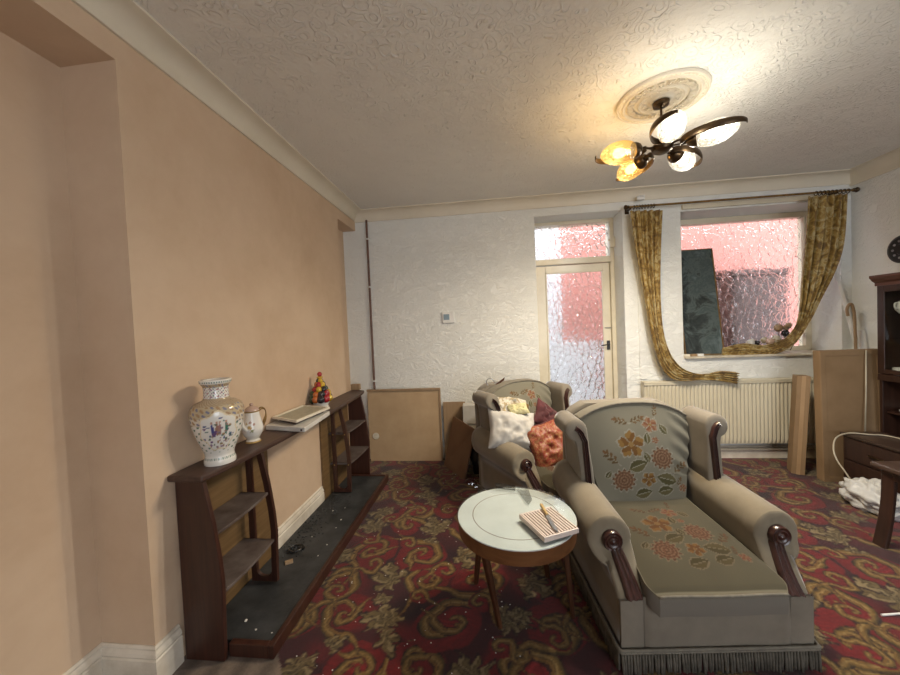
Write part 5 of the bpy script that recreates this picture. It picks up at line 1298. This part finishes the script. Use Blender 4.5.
for k in range(5):
    a = math.radians(39+72*k); d = Vector((math.cos(a), math.sin(a), 0)); s = -Vector((-math.sin(a), math.cos(a), 0))  # s: to the band side
    wm = k in (1, 2)
    dirv = (d*0.97+Vector((0, 0, -0.10 if k in (1, 2, 0) else 0.02))).normalized()
    c0 = d*0.150+Vector((0, 0, -0.006)); tipL = 0.215
    MB().tube(smooth_path([d*0.045+s*0.012, d*0.09+s*0.012+Vector((0, 0, .008)), d*0.145+Vector((0, 0, -.004))], 5), 0.0065, 8).build('arm', 'bronze', lp, smooth='all')
    MB().tube(smooth_path([d*0.045-s*0.012, d*0.09-s*0.012+Vector((0, 0, -.006)), d*0.14+Vector((0, 0, -.008))], 5), 0.005, 8).build('arm', 'bronze', lp, smooth='all')
    MB().lathe([(0.0001, -0.03), (0.022, -0.03), (0.036, -0.018), (0.044, 0.0), (0.046, 0.016), (0.042, 0.018), (0.0001, 0.012)], 28, c0, axis=dirv).build('socket_cup', 'bronze', lp, smooth=True)
    sp = [(0.040, 0.010), (0.053, 0.03), (0.062, 0.06), (0.065, 0.09), (0.061, 0.125), (0.049, 0.16), (0.030, 0.188), (0.010, 0.202)]
    sp = [(p.x, p.y) for p in smooth_path([Vector((r, z, 0)) for r, z in sp], 4)]
    mb = MB(); A_ = Vector((0, 0, 1)).rotation_difference(dirv).to_matrix(); mm = len(sp)-1
    mb.grid(lambda u, w_: c0+A_ @ Vector((sp[int(round(w_*mm))][0]*math.cos(2*PI*u), sp[int(round(w_*mm))][0]*math.sin(2*PI*u), sp[int(round(w_*mm))][1])), 36, mm, True, False, True)
    mb.build('lamp_shade', 'shadewarm' if wm else 'shadecool', lp, smooth='all')
    cb_ = c0+dirv*0.085
    mb = MB(); mb.lathe([(0.0001, -0.05), (0.013, -0.048), (0.014, -0.03), (0.026, -0.005), (0.029, 0.015), (0.024, 0.035), (0.010, 0.045), (0.0001, 0.046)], 20, cb_, axis=dirv)
    mb.build('bulb', 'bulbwarm' if wm else 'bulbcool', lp, smooth='all')
    # crescent band from the arm round one side of the shade to its tip
    up = Vector((0, 0, 1)); cen = c0+dirv*0.085; pts = []
    mb = MB()
    def band(u, w_):
        t = lerp(-0.25, 1.05, w_); ang = PI*(1-t)   # sweeps from hub side to tip
        rad_ = 0.145; p = cen+dirv*(rad_*math.cos(ang))*1.02+s*(0.095*math.sin(max(0.0, min(PI, ang))) if 0 <= ang <= PI else -0.02*abs(math.sin(ang)))
        wd = 0.004+0.016*math.sin(PI*min(1, max(0, w_)))**0.7
        off = (u*2-1)*wd
        return p+up*off+s*(0.004*(1-(u*2-1)**2))
    mb.grid(band, 8, 36)
    o = mb.build('crescent', 'bronze', lp, smooth='all'); sm = o.modifiers.new('gauge', 'SOLIDIFY'); sm.thickness = 0.004
    lc = (1.0, 0.74, 0.40) if wm else (1.0, 0.96, 0.88)
    for kind, en in (('POINT', 3.0 if wm else 3.7), ('SPOT', 25 if wm else 37)):     # bulb glow, and the downlight it throws into the room
        li = bpy.data.lights.new('lamp_light', kind); li.energy = en; li.shadow_soft_size = 0.03; li.color = lc
        if kind == 'SPOT': li.spot_size = math.radians(179); li.spot_blend = 1.0
        lo_ = bpy.data.objects.new('lamp_light', li); col.objects.link(lo_); lo_.parent = lp; lo_.location = c0+dirv*(0.13 if kind == 'POINT' else 0.12)+Vector((0, 0, -0.08 if kind == 'SPOT' else -0.03))

# ================================================================== DAYLIGHT
wl = bpy.data.worlds.new('sky'); sc.world = wl; wl.use_nodes = True
bg = wl.node_tree.nodes['Background']; bg.inputs['Color'].default_value = (0.90, 0.94, 1.0, 1); bg.inputs['Strength'].default_value = 3.3
def area(name, loc, rot, sx, sy, e_, c):
    l = bpy.data.lights.new(name, 'AREA'); l.shape = 'RECTANGLE'; l.size = sx; l.size_y = sy; l.energy = e_; l.color = c
    o = bpy.data.objects.new(name, l); col.objects.link(o); o.location = loc; o.rotation_euler = rot; return o
pl_ = area('rear_window_portal', (1.95, YR-0.19, 1.4), (R_(90), 0, 0), 2.5, 2.2, 1, (1, 1, 1)); pl_.data.cycles.is_portal = True

sc.view_settings.view_transform = 'Standard'; sc.view_settings.look = 'None'; sc.view_settings.gamma = 1; sc.view_settings.use_curve_mapping = False
sc.view_settings.exposure = 0.55
